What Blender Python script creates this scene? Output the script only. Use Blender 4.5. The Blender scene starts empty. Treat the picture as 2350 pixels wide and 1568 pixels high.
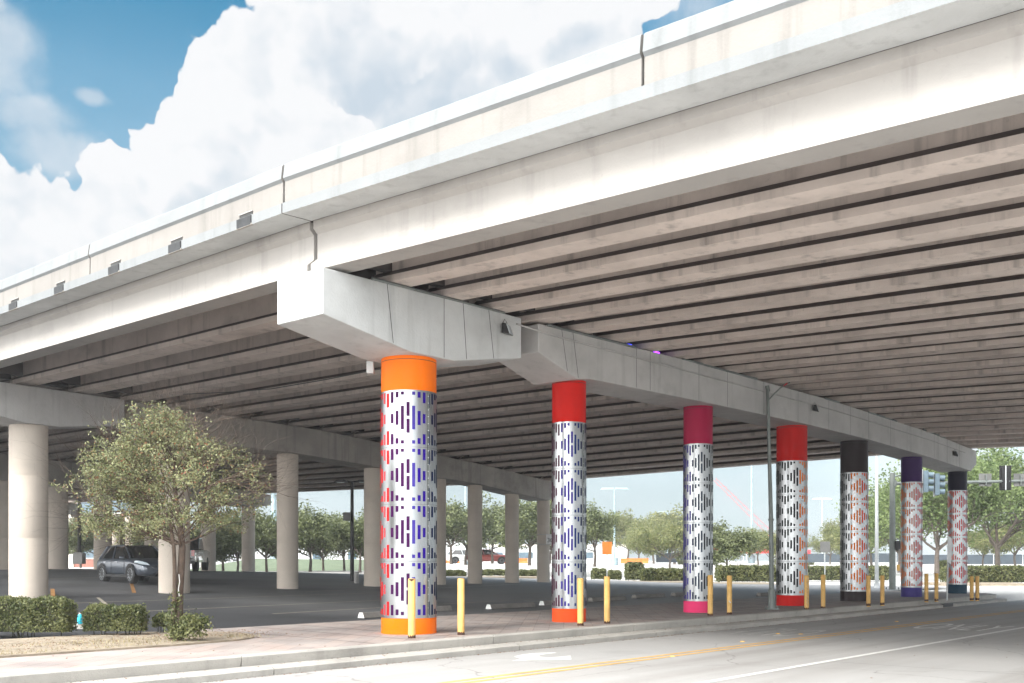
import bpy, bmesh, math, random
import numpy as np
from mathutils import Vector, Matrix
rnd = random.Random(7); nrs = np.random.RandomState(11)
S = bpy.context.scene; COL = S.collection
R = math.radians
# ------------------------------------------------------------------ camera
FOC, HZ, EYE = 2390.0, 1287.0, 1.4          # photo measured at 2350 px width
cam = bpy.data.cameras.new('camera'); co = bpy.data.objects.new('camera', cam); COL.objects.link(co)
co.location = (0, 0, EYE); co.rotation_euler = (R(90), 0, 0)
cam.sensor_width = 36; cam.lens = FOC/2350*36; cam.shift_y = (HZ-784)/2350; cam.clip_end = 4000; cam.clip_start = .1
S.camera = co
S.view_settings.view_transform = 'Standard'; S.view_settings.look = 'None'; S.view_settings.gamma = 1
S.view_settings.exposure = 2.1
S.cycles.use_denoising = True
S.cycles.max_bounces = 6; S.cycles.diffuse_bounces = 4; S.cycles.glossy_bounces = 2; S.cycles.transmission_bounces = 2; S.cycles.volume_bounces = 0
S.cycles.use_adaptive_sampling = True; S.cycles.adaptive_threshold = .02
# ------------------------------------------------------------------ bridge frame: U runs along the piers, V along the road above
O = Vector((-2.0, 20.2)); U = Vector((.654, .7565)); V = Vector((-.7565, .654))
def UW(u, w, z=0.0):
    p = O+U*u+V*w; return Vector((p.x, p.y, z))
def to_uw(x, y):
    d = Vector((x, y))-O; return d.dot(U), d.dot(V)
def gp(x, y, z=0.0):                         # point of the photo on the level z
    Y = (EYE-z)*FOC/(y-HZ); return Vector(((x-1175)*Y/FOC, Y, z))
def at(x, y, Y):                             # point of the photo at the depth Y
    return Vector(((x-1175)*Y/FOC, Y, EYE+(HZ-y)*Y/FOC))
def hit(P, d, x):                            # distance along a ground line at which it meets the photo column x
    k = (x-1175)/FOC; return (k*P[1]-P[0])/(d[0]-k*d[1])
def lerp(a, b, t): return a+(b-a)*t
def interp(x, xs, ys):
    if x <= xs[0]: return ys[0]
    for i in range(len(xs)-1):
        if x <= xs[i+1]: return lerp(ys[i], ys[i+1], (x-xs[i])/(xs[i+1]-xs[i]))
    return ys[-1]
# ------------------------------------------------------------------ world
SUN_EL, SUN_AZ = R(37), math.atan2(-.757, -.654)     # direction the sunlight comes from (behind the camera, left)
W = bpy.data.worlds.new('World'); S.world = W; W.use_nodes = True
def world():
    nt = W.node_tree; N = nt.nodes; L = nt.links; N.clear()
    def n(t, **k):
        a = N.new(t)
        for q, v in k.items(): setattr(a, q, v)
        return a
    def M(op, a, b=None, c=None, cl=False):
        m = n('ShaderNodeMath', operation=op, use_clamp=cl)
        for i, v in enumerate((a, b, c)):
            if v is None: continue
            if isinstance(v, (int, float)): m.inputs[i].default_value = v
            else: L.new(v, m.inputs[i])
        return m.outputs[0]
    def VM(op, a, b=None, sc=None):
        m = n('ShaderNodeVectorMath', operation=op)
        for i, v in enumerate((a, b)):
            if v is None: continue
            if isinstance(v, (tuple, list)): m.inputs[i].default_value = v
            else: L.new(v, m.inputs[i])
        if sc is not None:
            if isinstance(sc, (int, float)): m.inputs['Scale'].default_value = sc
            else: L.new(sc, m.inputs['Scale'])
        return m
    def noise(v, s, d=6, r=.55, dist=0):
        a = n('ShaderNodeTexNoise'); L.new(v, a.inputs['Vector'])
        a.inputs['Scale'].default_value = s; a.inputs['Detail'].default_value = d
        a.inputs['Roughness'].default_value = r; a.inputs['Distortion'].default_value = dist
        return a
    sky = n('ShaderNodeTexSky', sky_type='NISHITA'); sky.sun_disc = False
    sky.sun_elevation = SUN_EL; sky.sun_rotation = math.pi/2-SUN_AZ
    sky.air_density = 1.0; sky.dust_density = .6; sky.ozone_density = 2.0
    D = n('ShaderNodeTexCoord').outputs['Generated']
    sep = n('ShaderNodeSeparateXYZ'); L.new(D, sep.inputs[0]); dz = sep.outputs[2]
    def billow(v, oct=((9, .42), (19, .3), (41, .27), (85, .18))):
        out = None
        for sc, am in oct:
            vo = n('ShaderNodeTexVoronoi', feature='SMOOTH_F1'); L.new(v, vo.inputs['Vector'])
            vo.inputs['Scale'].default_value = sc; vo.inputs['Smoothness'].default_value = .35
            t = M('MULTIPLY', M('SUBTRACT', .62, vo.outputs['Distance']), am)
            out = t if out is None else M('ADD', out, t)
        return out
    wn = noise(D, 5, 5, .6)
    warp = VM('ADD', D, VM('SCALE', VM('SUBTRACT', wn.outputs['Color'], (.5, .5, .5)).outputs[0], None, .075).outputs[0]).outputs[0]
    bil = billow(warp)
    ltdir = Vector((-.55, -.15, .8)).normalized()
    so_ = ((8, .5), (19, .35), (43, .22), (90, .12)); bs1 = billow(warp, so_)
    bil2 = billow(VM('ADD', warp, tuple(ltdir*.02)).outputs[0], so_)
    def field(blobs, v):
        out = None
        for (x, y, r, sq) in blobs:
            c = Vector(((x-1175)/FOC, 1, (HZ-y)/FOC)); ln = c.length; c.normalize()
            dv = VM('MULTIPLY', VM('SUBTRACT', v, tuple(c)).outputs[0], (1, 1, sq)).outputs[0]
            ds = VM('LENGTH', dv).outputs['Value']
            f = M('SUBTRACT', 1.0, M('DIVIDE', ds, r/FOC/ln))
            out = f if out is None else M('SMOOTH_MAX', out, f, .18)
        return out
    back = [(870, 130, 230, 1), (760, 300, 250, 1), (1020, 130, 105, 1), (930, 330, 200, 1), (1150, 230, 190, 1.1), (600, 430, 220, 1), (290, 480, 110, 1), (150, 570, 140, 1.2), (-10, 600, 180, 1.1), (1120, 40, 75, 1.2), (1270, -10, 85, 1.5), (1480, -20, 110, 1.6), (1400, 70, 120, 1.1), (1330, 110, 120, 1.1)]
    mid = [(740, 70, 165, 1), (630, 180, 120, 1), (520, 205, 95, 1), (440, 235, 45, 1), (575, 110, 60, 1), (960, 60, 100, 1), (1020, 110, 60, 1), (700, 190, 110, 1)]
    front = [(470, 320, 105, 1), (395, 395, 95, 1), (560, 350, 110, 1), (700, 360, 120, 1), (785, 300, 55, 1), (600, 420, 170, 1), (440, 270, 50, 1), (270, 395, 50, 1.3)]
    small = [(25, 115, 95, 1.0), (-40, 180, 130, 1), (60, 290, 120, 2.4), (205, 238, 50, 2.6), (10, 40, 40, 1), (130, 370, 130, 2.2)]
    fs = field(small, warp)
    fine = noise(warp, 28, 7, .62); fterm = M('MULTIPLY', M('SUBTRACT', fine.outputs['Fac'], .5), .3)
    lit = VM('ADD', warp, tuple(ltdir*.055)).outputs[0]
    def ss(v, lo, hi, a=0, b=1):
        q = n('ShaderNodeMapRange', interpolation_type='SMOOTHSTEP'); L.new(v, q.inputs[0])
        q.inputs[1].default_value = lo; q.inputs[2].default_value = hi; q.inputs[3].default_value = a; q.inputs[4].default_value = b; return q.outputs[0]
    def layer(bl):
        d0 = M('ADD', M('ADD', field(bl, warp), M('MULTIPLY', bil, 1.0)), fterm)
        d1 = M('ADD', M('ADD', field(bl, lit), M('MULTIPLY', bil2, .8)), fterm)
        return ss(d0, 0, .06), ss(d1, -.1, .75, 1, 0)
    lb, lm, lf = layer(back), layer(mid), layer(front)
    dn2 = M('ADD', M('ADD', M('MULTIPLY', fs, 1.0), M('MULTIPLY', bil, .55)), M('MULTIPLY', M('SUBTRACT', fine.outputs['Fac'], .5), .9))
    mr2 = n('ShaderNodeMapRange', interpolation_type='SMOOTHSTEP'); L.new(dn2, mr2.inputs[0])
    mr2.inputs[1].default_value = -.05; mr2.inputs[2].default_value = .75; mr2.inputs[4].default_value = .62
    # the rest of the sky: scattered cloud, thickening to the horizon
    gn = noise(D, 2.2, 8, .6, .4)
    mr3 = n('ShaderNodeMapRange', interpolation_type='SMOOTHSTEP'); L.new(gn.outputs['Fac'], mr3.inputs[0])
    mr3.inputs[1].default_value = .42; mr3.inputs[2].default_value = .62
    # keep the photographed window of blue free of it
    cdir = Vector((-.30, 1, .40)).normalized()
    cd = VM('DISTANCE', D, tuple(cdir)).outputs['Value']
    mw = n('ShaderNodeMapRange', interpolation_type='SMOOTHSTEP'); L.new(cd, mw.inputs[0]); mw.inputs[1].default_value = .30; mw.inputs[2].default_value = .5
    rest = M('MULTIPLY', mr3.outputs[0], mw.outputs[0])
    mask = M('MAXIMUM', mr2.outputs[0], rest)
    # low pale veil
    vz = n('ShaderNodeMapRange', interpolation_type='SMOOTHSTEP'); L.new(dz, vz.inputs[0])
    vz.inputs[1].default_value = .03; vz.inputs[2].default_value = .56; vz.inputs[3].default_value = .92; vz.inputs[4].default_value = 0
    # cloud colour: bright where the way to the light leaves the cloud, greyer deep inside; a little relief
    rel = M('MULTIPLY', M('SUBTRACT', bs1, bil2), 1.6); soft = noise(D, 5, 4, .5)
    def shade(l, k):
        v = M('ADD', M('ADD', M('MULTIPLY', l, .8), k), M('ADD', rel, M('MULTIPLY', M('SUBTRACT', soft.outputs['Fac'], .5), .9)), cl=True)
        c = n('ShaderNodeMix', data_type='RGBA'); L.new(v, c.inputs[0]); c.inputs[6].default_value = (1.42, 1.64, 1.85, 1); c.inputs[7].default_value = (2.2, 2.23, 2.27, 1); return c.outputs[2]
    sx, sy = sep.outputs[0], sep.outputs[1]
    hb = M('ADD', M('ADD', M('MULTIPLY', ss(sx, .18, .5), .45), M('MULTIPLY', ss(sy, .2, -.5), 1.6)), .98)  # horizon brightened to the right; more added behind the camera as fill
    hz_ = M('ADD', M('MULTIPLY', M('SUBTRACT', noise(VM('MULTIPLY', D, (1, 1, 3)).outputs[0], 3.2, 5, .5).outputs['Fac'], .5), .9), hb)
    tint = n('ShaderNodeMix', data_type='RGBA', blend_type='MULTIPLY'); tint.inputs[0].default_value = 1
    L.new(sky.outputs[0], tint.inputs[6]); tint.inputs[7].default_value = (.058, .355, .375, 1)
    m1 = n('ShaderNodeMix', data_type='RGBA'); L.new(vz.outputs[0], m1.inputs[0]); L.new(tint.outputs[2], m1.inputs[6])
    vc = VM('SCALE', (1.85, 2.0, 2.1), None, hz_).outputs[0]; L.new(vc, m1.inputs[7])
    cur = m1.outputs[2]
    for msk, col in ((mask, shade(rest, .35)), (lb[0], shade(lb[1], .18)), (lm[0], shade(lm[1], .22)), (lf[0], shade(lf[1], .3))):
        m2 = n('ShaderNodeMix', data_type='RGBA'); L.new(msk, m2.inputs[0]); L.new(cur, m2.inputs[6]); L.new(col, m2.inputs[7]); cur = m2.outputs[2]
    # fill glow added to the unseen sky round the sun, behind the camera
    sv = (math.cos(SUN_AZ)*math.cos(SUN_EL), math.sin(SUN_AZ)*math.cos(SUN_EL), math.sin(SUN_EL))
    dt = VM('DOT_PRODUCT', D, sv).outputs['Value']
    skyfill = n('ShaderNodeMapRange', interpolation_type='SMOOTHSTEP'); L.new(dt, skyfill.inputs[0])
    skyfill.inputs[1].default_value = .06; skyfill.inputs[2].default_value = 1.0; skyfill.inputs[3].default_value = 0; skyfill.inputs[4].default_value = 11
    m3 = n('ShaderNodeMix', data_type='RGBA', blend_type='ADD'); m3.inputs[0].default_value = 1; L.new(m2.outputs[2], m3.inputs[6])
    ac = VM('SCALE', (1.0, .97, .93), None, skyfill.outputs[0]).outputs[0]; L.new(ac, m3.inputs[7]); m2 = m3
    bg = n('ShaderNodeBackground'); bg.inputs[1].default_value = .1; L.new(m2.outputs[2], bg.inputs[0])
    out = n('ShaderNodeOutputWorld'); L.new(bg.outputs[0], out.inputs[0])
world()
W.cycles.sampling_method = 'MANUAL'; W.cycles.sample_map_resolution = 512
sl = bpy.data.lights.new('sun', 'SUN'); sl.energy = .9; sl.angle = R(16); sl.color = (1, .95, .88)
so = bpy.data.objects.new('sun', sl); COL.objects.link(so)
sd = Vector((math.cos(SUN_AZ)*math.cos(SUN_EL), math.sin(SUN_AZ)*math.cos(SUN_EL), math.sin(SUN_EL)))
so.rotation_euler = sd.to_track_quat('Z', 'Y').to_euler(); so.location = sd*60
# ------------------------------------------------------------------ materials
def mat(name, col, rough=.8, metal=0, var=.25, scale=1.5, bump=.0, bscale=40, col2=None, streak=0, stain=0, isl=0, spec=.5, emit=None, coat=0, trans=0):
    m = bpy.data.materials.new(name); m.use_nodes = True
    nt = m.node_tree; N = nt.nodes; L = nt.links; P = N['Principled BSDF']
    P.inputs['Roughness'].default_value = rough; P.inputs['Metallic'].default_value = metal
    P.inputs['Specular IOR Level'].default_value = spec; P.inputs['Coat Weight'].default_value = coat
    tc = N.new('ShaderNodeTexCoord')
    c1 = tuple(c*(1-var) for c in col); c2 = tuple(min(1, c*(1+var)) for c in (col2 or col))
    if col2: c1 = tuple(col); c2 = tuple(col2)
    nz = N.new('ShaderNodeTexNoise'); nz.inputs['Scale'].default_value = scale; nz.inputs['Detail'].default_value = 8; nz.inputs['Roughness'].default_value = .62
    L.new(tc.outputs['Object'], nz.inputs['Vector'])
    fac = nz.outputs['Fac']
    mr = N.new('ShaderNodeMapRange'); mr.inputs[1].default_value = .3; mr.inputs[2].default_value = .7; L.new(fac, mr.inputs[0]); fac = mr.outputs[0]
    if isl:
        g = N.new('ShaderNodeNewGeometry'); a = N.new('ShaderNodeMath'); a.operation = 'ADD'
        b = N.new('ShaderNodeMath'); b.operation = 'MULTIPLY_ADD'; b.inputs[1].default_value = isl; b.inputs[2].default_value = -isl/2
        L.new(g.outputs['Random Per Island'], b.inputs[0]); L.new(fac, a.inputs[0]); L.new(b.outputs[0], a.inputs[1]); a.use_clamp = True; fac = a.outputs[0]
    mx = N.new('ShaderNodeMix'); mx.data_type = 'RGBA'; L.new(fac, mx.inputs[0])
    mx.inputs[6].default_value = (*c1, 1); mx.inputs[7].default_value = (*c2, 1); colo = mx.outputs[2]
    def mulmask(scalev, lo, hi, amt, dcol, det=6):
        nonlocal colo
        mp = N.new('ShaderNodeMapping'); mp.inputs['Scale'].default_value = scalev; L.new(tc.outputs['Object'], mp.inputs[0])
        n2 = N.new('ShaderNodeTexNoise'); n2.inputs['Scale'].default_value = 1; n2.inputs['Detail'].default_value = det; n2.inputs['Roughness'].default_value = .6; L.new(mp.outputs[0], n2.inputs['Vector'])
        r = N.new('ShaderNodeMapRange'); r.inputs[1].default_value = lo; r.inputs[2].default_value = hi; r.inputs[4].default_value = amt; L.new(n2.outputs['Fac'], r.inputs[0])
        k = N.new('ShaderNodeMix'); k.data_type = 'RGBA'; L.new(r.outputs[0], k.inputs[0]); L.new(colo, k.inputs[6]); k.inputs[7].default_value = (*dcol, 1); colo = k.outputs[2]
    if streak: mulmask((3.5, 3.5, .25), .54, .75, streak, tuple(c*.35 for c in col))
    if stain: mulmask((.6, .6, .9), .55, .72, stain, tuple(c*.45 for c in col)); mulmask((14, 14, 14), .66, .74, stain*.8, tuple(c*.4 for c in col), 3)
    L.new(colo, P.inputs['Base Color'])
    if bump:
        n3 = N.new('ShaderNodeTexNoise'); n3.inputs['Scale'].default_value = bscale; n3.inputs['Detail'].default_value = 6; L.new(tc.outputs['Object'], n3.inputs['Vector'])
        bp = N.new('ShaderNodeBump'); bp.inputs['Strength'].default_value = bump; bp.inputs['Distance'].default_value = .02
        L.new(n3.outputs['Fac'], bp.inputs['Height']); L.new(bp.outputs[0], P.inputs['Normal'])
    if emit: P.inputs['Emission Color'].default_value = (*emit[0], 1); P.inputs['Emission Strength'].default_value = emit[1]
    if trans:                                  # thin leaves let light through
        t = N.new('ShaderNodeBsdfTranslucent'); L.new(colo, t.inputs[0]); s = N.new('ShaderNodeMixShader'); s.inputs[0].default_value = trans
        L.new(P.outputs[0], s.inputs[1]); L.new(t.outputs[0], s.inputs[2]); L.new(s.outputs[0], N['Material Output'].inputs[0])
    return m
MT = {}
MT['conc'] = mat('concrete_pale', (.52, .48, .44), .85, var=.10, scale=.8, bump=.25, bscale=25, streak=.35, stain=.3)
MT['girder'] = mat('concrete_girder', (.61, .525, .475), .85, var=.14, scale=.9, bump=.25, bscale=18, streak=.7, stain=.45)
MT['fascia'] = mat('concrete_fascia', (.385, .362, .342), .85, var=.07, scale=.7, bump=.2, bscale=25, streak=.3, stain=.2)
MT['parapet'] = mat('concrete_parapet', (.245, .23, .216), .85, var=.08, scale=.7, bump=.2, bscale=25, streak=.4, stain=.25)
MT['whitec'] = mat('concrete_white', (.215, .225, .232), .8, var=.06, scale=.9, bump=.2, bscale=25, streak=.32, stain=.18)
MT['cap'] = mat('concrete_cap', (.52, .53, .53), .8, var=.12, scale=.9, bump=.25, bscale=25, streak=.35, stain=.3)
MT['capgrey'] = mat('concrete_cap_grey', (.47, .46, .45), .8, var=.12, scale=.9, bump=.25, bscale=25, streak=.4, stain=.35)
MT['capstainshade'] = mat('concrete_cap_stained_shade', (.36, .33, .30), .85, var=.2, scale=.7, bump=.25, bscale=25, streak=.6, stain=.7)  # real stains, on a base darkened for the shade under the deck
MT['ledge'] = mat('girder_ledge_shade', (.13, .10, .09), .95, var=.25, scale=1.2)  # dark stripe of shade painted on the flange slopes
MT['girdershade'] = mat('concrete_girder_shade', (.34, .29, .26), .85, var=.2, scale=.7, streak=.5, stain=.5)  # darker girder copy with the back spans' shade in its colour
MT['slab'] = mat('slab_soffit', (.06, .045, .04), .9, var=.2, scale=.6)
MT['joint'] = mat('joint_dark', (.05, .05, .05), .9)
MT['col'] = mat('concrete_column', (.54, .47, .405), .85, var=.08, scale=.8, bump=.15, bscale=30, streak=.12, stain=.2)
MT['asph'] = mat('asphalt', (.024, .025, .029), .75, var=.35, scale=.5, bump=.5, bscale=60, stain=.35)
MT['roadc'] = mat('road_concrete', (.38, .372, .367), .85, var=.08, scale=.35, bump=.3, bscale=50, stain=.35)
def road_mat():
    m = mat('road_concrete', (.40, .392, .385), .85, var=.07, scale=.3, bump=.3, bscale=50, stain=.3); nt = m.node_tree; N = nt.nodes; L = nt.links; P = N['Principled BSDF']
    src = P.inputs['Base Color'].links[0].from_socket; tc = [q for q in N if q.type == 'TEX_COORD'][0]
    mp = N.new('ShaderNodeMapping'); mp.vector_type = 'TEXTURE'; mp.inputs['Rotation'].default_value = (0, 0, math.atan2(U.y, U.x)); mp.inputs['Scale'].default_value = (14, .8, 1); L.new(tc.outputs['Object'], mp.inputs[0])
    nz = N.new('ShaderNodeTexNoise'); nz.inputs['Scale'].default_value = 1; nz.inputs['Detail'].default_value = 6; L.new(mp.outputs[0], nz.inputs['Vector'])
    r_ = N.new('ShaderNodeMapRange'); r_.inputs[1].default_value = .46; r_.inputs[2].default_value = .72; r_.inputs[4].default_value = .55; L.new(nz.outputs['Fac'], r_.inputs[0])
    k = N.new('ShaderNodeMix'); k.data_type = 'RGBA'; L.new(r_.outputs[0], k.inputs[0]); L.new(src, k.inputs[6]); k.inputs[7].default_value = (.24, .22, .205, 1)
    wn = N.new('ShaderNodeTexNoise'); wn.inputs['Scale'].default_value = .8; wn.inputs['Detail'].default_value = 5; L.new(tc.outputs['Object'], wn.inputs['Vector'])
    va = N.new('ShaderNodeMix'); va.data_type = 'RGBA'; va.blend_type = 'LINEAR_LIGHT'; va.inputs[0].default_value = .5; L.new(tc.outputs['Object'], va.inputs[6]); L.new(wn.outputs['Color'], va.inputs[7])
    vo = N.new('ShaderNodeTexVoronoi'); vo.feature = 'DISTANCE_TO_EDGE'; vo.inputs['Scale'].default_value = .22; L.new(va.outputs[2], vo.inputs['Vector'])
    r2 = N.new('ShaderNodeMapRange'); r2.inputs[1].default_value = .0; r2.inputs[2].default_value = .0035; r2.inputs[3].default_value = .6; r2.inputs[4].default_value = 0; L.new(vo.outputs['Distance'], r2.inputs[0])
    k2 = N.new('ShaderNodeMix'); k2.data_type = 'RGBA'; L.new(r2.outputs[0], k2.inputs[0]); L.new(k.outputs[2], k2.inputs[6]); k2.inputs[7].default_value = (.12, .11, .10, 1)
    L.new(k2.outputs[2], P.inputs['Base Color']); return m
MT['roadc'] = road_mat()
def lot_mat():          # daylight painted into the asphalt: black at left, pale grey towards the far street
    m = mat('asphalt', (.024, .025, .029), .75, var=.35, scale=.5, bump=.5, bscale=60, stain=.35); nt = m.node_tree; N = nt.nodes; L = nt.links; P = N['Principled BSDF']
    src = P.inputs['Base Color'].links[0].from_socket; tc = [q for q in N if q.type == 'TEX_COORD'][0]
    d = N.new('ShaderNodeVectorMath'); d.operation = 'DOT_PRODUCT'; L.new(tc.outputs['Object'], d.inputs[0]); d.inputs[1].default_value = (U.x*.9+.08, U.y*.9, 0)
    nz = N.new('ShaderNodeTexNoise'); nz.inputs['Scale'].default_value = .18; nz.inputs['Detail'].default_value = 7; L.new(tc.outputs['Object'], nz.inputs['Vector'])
    a = N.new('ShaderNodeMath'); a.operation = 'MULTIPLY_ADD'; a.inputs[1].default_value = 14; L.new(nz.outputs['Fac'], a.inputs[0]); L.new(d.outputs['Value'], a.inputs[2])
    r_ = N.new('ShaderNodeMapRange'); r_.interpolation_type = 'SMOOTHSTEP'; r_.inputs[1].default_value = 17; r_.inputs[2].default_value = 38; L.new(a.outputs[0], r_.inputs[0])
    k = N.new('ShaderNodeMix'); k.data_type = 'RGBA'; L.new(r_.outputs[0], k.inputs[0]); L.new(src, k.inputs[6]); k.inputs[7].default_value = (.30, .30, .305, 1)
    L.new(k.outputs[2], P.inputs['Base Color']); return m
MT['asph'] = lot_mat()
MT['kerb'] = mat('kerb_concrete', (.42, .40, .37), .9, var=.15, scale=1.2, bump=.4, bscale=40, streak=.3, stain=.75)
MT['ground'] = mat('pale_ground', (.52, .51, .49), .9, var=.12, scale=.15)
MT['soil'] = mat('dry_soil', (.29, .24, .18), .95, var=.3, scale=3, bump=.6, bscale=40)
MT['lawn'] = mat('lawn', (.13, .165, .10), .95, var=.3, scale=.8)
MT['white'] = mat('paint_white', (.72, .72, .70), .7, var=.12, scale=6, stain=.3)
MT['faded'] = mat('paint_faded', (.55, .54, .52), .8, var=.2, scale=8, stain=.5)
MT['lotline'] = mat('paint_lot_line', (.30, .27, .22), .8, var=.3, scale=4, stain=.5)
MT['lotyellow'] = mat('paint_lot_yellow', (.35, .17, .05), .8, var=.3, scale=4)
MT['yline'] = mat('paint_yellow', (.66, .40, .12), .75, var=.15, scale=5, stain=.4)
MT['bollard'] = mat('bollard_yellow', (.70, .42, .13), .6, var=.15, scale=5, stain=.3, streak=.25)
MT['rust'] = mat('rust', (.06, .025, .015), .9, var=.4, scale=20)
MT['steel'] = mat('brushed_steel', (.38, .39, .40), .30, 1.0, var=.05, scale=2)
MT['galv'] = mat('galvanised', (.20, .22, .21), .55, .5, var=.15, scale=4)
MT['dark'] = mat('dark_metal', (.03, .03, .03), .5, .3)
MT['black'] = mat('black_plastic', (.012, .012, .013), .4)
MT['rubber'] = mat('rubber', (.015, .015, .015), .85)
MT['glass'] = mat('dark_glass', (.008, .009, .01), .05, spec=.8, coat=.5)
MT['chrome'] = mat('chrome', (.7, .7, .72), .15, 1)
MT['rimgrey'] = mat('alloy_rim', (.22, .23, .24), .3, .8)
MT['lens'] = mat('clear_lens', (.55, .62, .66), .12, coat=1)
MT['red'] = mat('tail_red', (.45, .01, .01), .2, coat=1)
MT['bark'] = mat('bark', (.085, .06, .045), .95, var=.35, scale=9, bump=.8, bscale=35)
MT['bark2'] = mat('bark_far', (.11, .09, .075), .95, var=.3, scale=4)
MT['leaf'] = mat('leaf_olive', (.07, .09, .035), .5, col2=(.34, .35, .18), scale=2.2, isl=1.1, trans=.35)
MT['leafr'] = mat('leaf_russet', (.20, .07, .035), .6, col2=(.26, .18, .09), scale=3, isl=1.0, trans=.3)
MT['hedge'] = mat('leaf_hedge', (.05, .07, .02), .55, col2=(.21, .22, .09), scale=2.5, isl=1.0, trans=.25)
MT['hcore'] = mat('hedge_twigs', (.035, .035, .018), .95, var=.4, scale=9)
MT['oak'] = mat('leaf_oak', (.06, .08, .035), .6, col2=(.20, .225, .10), scale=.7, isl=.9, trans=.3)
MT['pale'] = mat('leaf_pale', (.12, .15, .05), .6, col2=(.28, .28, .12), scale=.7, isl=.8, trans=.4)
MT['shade'] = mat('leaf_shade_tree', (.09, .14, .045), .6, col2=(.24, .30, .12), scale=.5, isl=.9, trans=.4)
MT['grass'] = mat('grass_dry', (.20, .16, .08), .8, col2=(.42, .36, .22), scale=2, isl=1.0, trans=.2)
MT['litter'] = mat('leaf_litter', (.12, .06, .035), .9, col2=(.30, .18, .10), scale=4, isl=1.0)
MT['brick'] = mat('brick', (.30, .13, .10), .9, var=.2, scale=3)
MT['cream'] = mat('cream_trim', (.62, .58, .52), .85, var=.06, scale=2)
MT['bwhite'] = mat('white_cladding', (.68, .70, .72), .8, var=.05, scale=.5)
MT['winb'] = mat('window_blue', (.10, .15, .19), .15)
MT['screen'] = mat('windscreen_fabric', (.045, .06, .075), .85, var=.2, scale=1)
MT['orangep'] = mat('orange_plastic', (.80, .16, .02), .5)
MT['redp'] = mat('red_fabric', (.60, .03, .04), .6)
MT['signgrey'] = mat('sign_back', (.17, .17, .165), .6, .2)
MT['scup'] = mat('scupper_stain', (.040, .042, .045), .9, var=.3, scale=6)
MT['stop'] = mat('wheel_stop_concrete', (.22, .205, .19), .9, var=.2, scale=5, stain=.5)
MT['boxgrey'] = mat('box_grey', (.42, .43, .43), .6)
MT['signwhite'] = mat('sign_white', (.75, .75, .74), .5)
MT['cyan'] = mat('cyan_plastic', (.02, .42, .55), .35)
MT['purple'] = mat('purple_led', (.3, .05, .8), .4, emit=((.35, .05, 1), 1.0))
MT['blueled'] = mat('blue_led', (.05, .05, .8), .4, emit=((.06, .08, 1), .7))
MT['visor'] = mat('signal_visor', (.12, .17, .21), .5)
MT['silverpost'] = mat('painted_pole', (.55, .57, .58), .5, .3)
MT['bluepole'] = mat('blue_pole', (.30, .40, .44), .5, .3)
def paint(name, c, rough=.45): return mat(name, c, rough, var=.05, scale=2, stain=.12, streak=.12, spec=.10)

def pavers():
    m = bpy.data.materials.new('pavers'); m.use_nodes = True; nt = m.node_tree; N = nt.nodes; L = nt.links; P = N['Principled BSDF']
    tc = N.new('ShaderNodeTexCoord'); mp = N.new('ShaderNodeMapping'); mp.inputs['Rotation'].default_value = (0, 0, -math.atan2(U.y, U.x)-R(38)); L.new(tc.outputs['Object'], mp.inputs[0])
    br = N.new('ShaderNodeTexBrick'); L.new(mp.outputs[0], br.inputs['Vector']); br.inputs['Scale'].default_value = 1
    br.inputs['Brick Width'].default_value = .62; br.inputs['Row Height'].default_value = .31; br.inputs['Mortar Size'].default_value = .006; br.inputs['Bias'].default_value = -.1
    br.inputs['Color1'].default_value = (.36, .285, .255, 1); br.inputs['Color2'].default_value = (.24, .212, .205, 1); br.inputs['Mortar'].default_value = (.13, .105, .09, 1)
    nz = N.new('ShaderNodeTexNoise'); nz.inputs['Scale'].default_value = 1.1; nz.inputs['Detail'].default_value = 8; L.new(tc.outputs['Object'], nz.inputs['Vector'])
    mr = N.new('ShaderNodeMapRange'); mr.inputs[1].default_value = .35; mr.inputs[2].default_value = .7; mr.inputs[4].default_value = .75; L.new(nz.outputs['Fac'], mr.inputs[0])
    mx = N.new('ShaderNodeMix'); mx.data_type = 'RGBA'; L.new(mr.outputs[0], mx.inputs[0]); L.new(br.outputs['Color'], mx.inputs[6]); mx.inputs[7].default_value = (.40, .36, .338, 1)
    # slab joints every 1.2 m
    L.new(mx.outputs[2], P.inputs['Base Color']); P.inputs['Roughness'].default_value = .8
    bp = N.new('ShaderNodeBump'); bp.inputs['Strength'].default_value = .4; bp.inputs['Distance'].default_value = .01; L.new(br.outputs['Fac'], bp.inputs['Height']); bp.invert = True; L.new(bp.outputs[0], P.inputs['Normal'])
    return m
MT['pavers'] = pavers()
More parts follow.
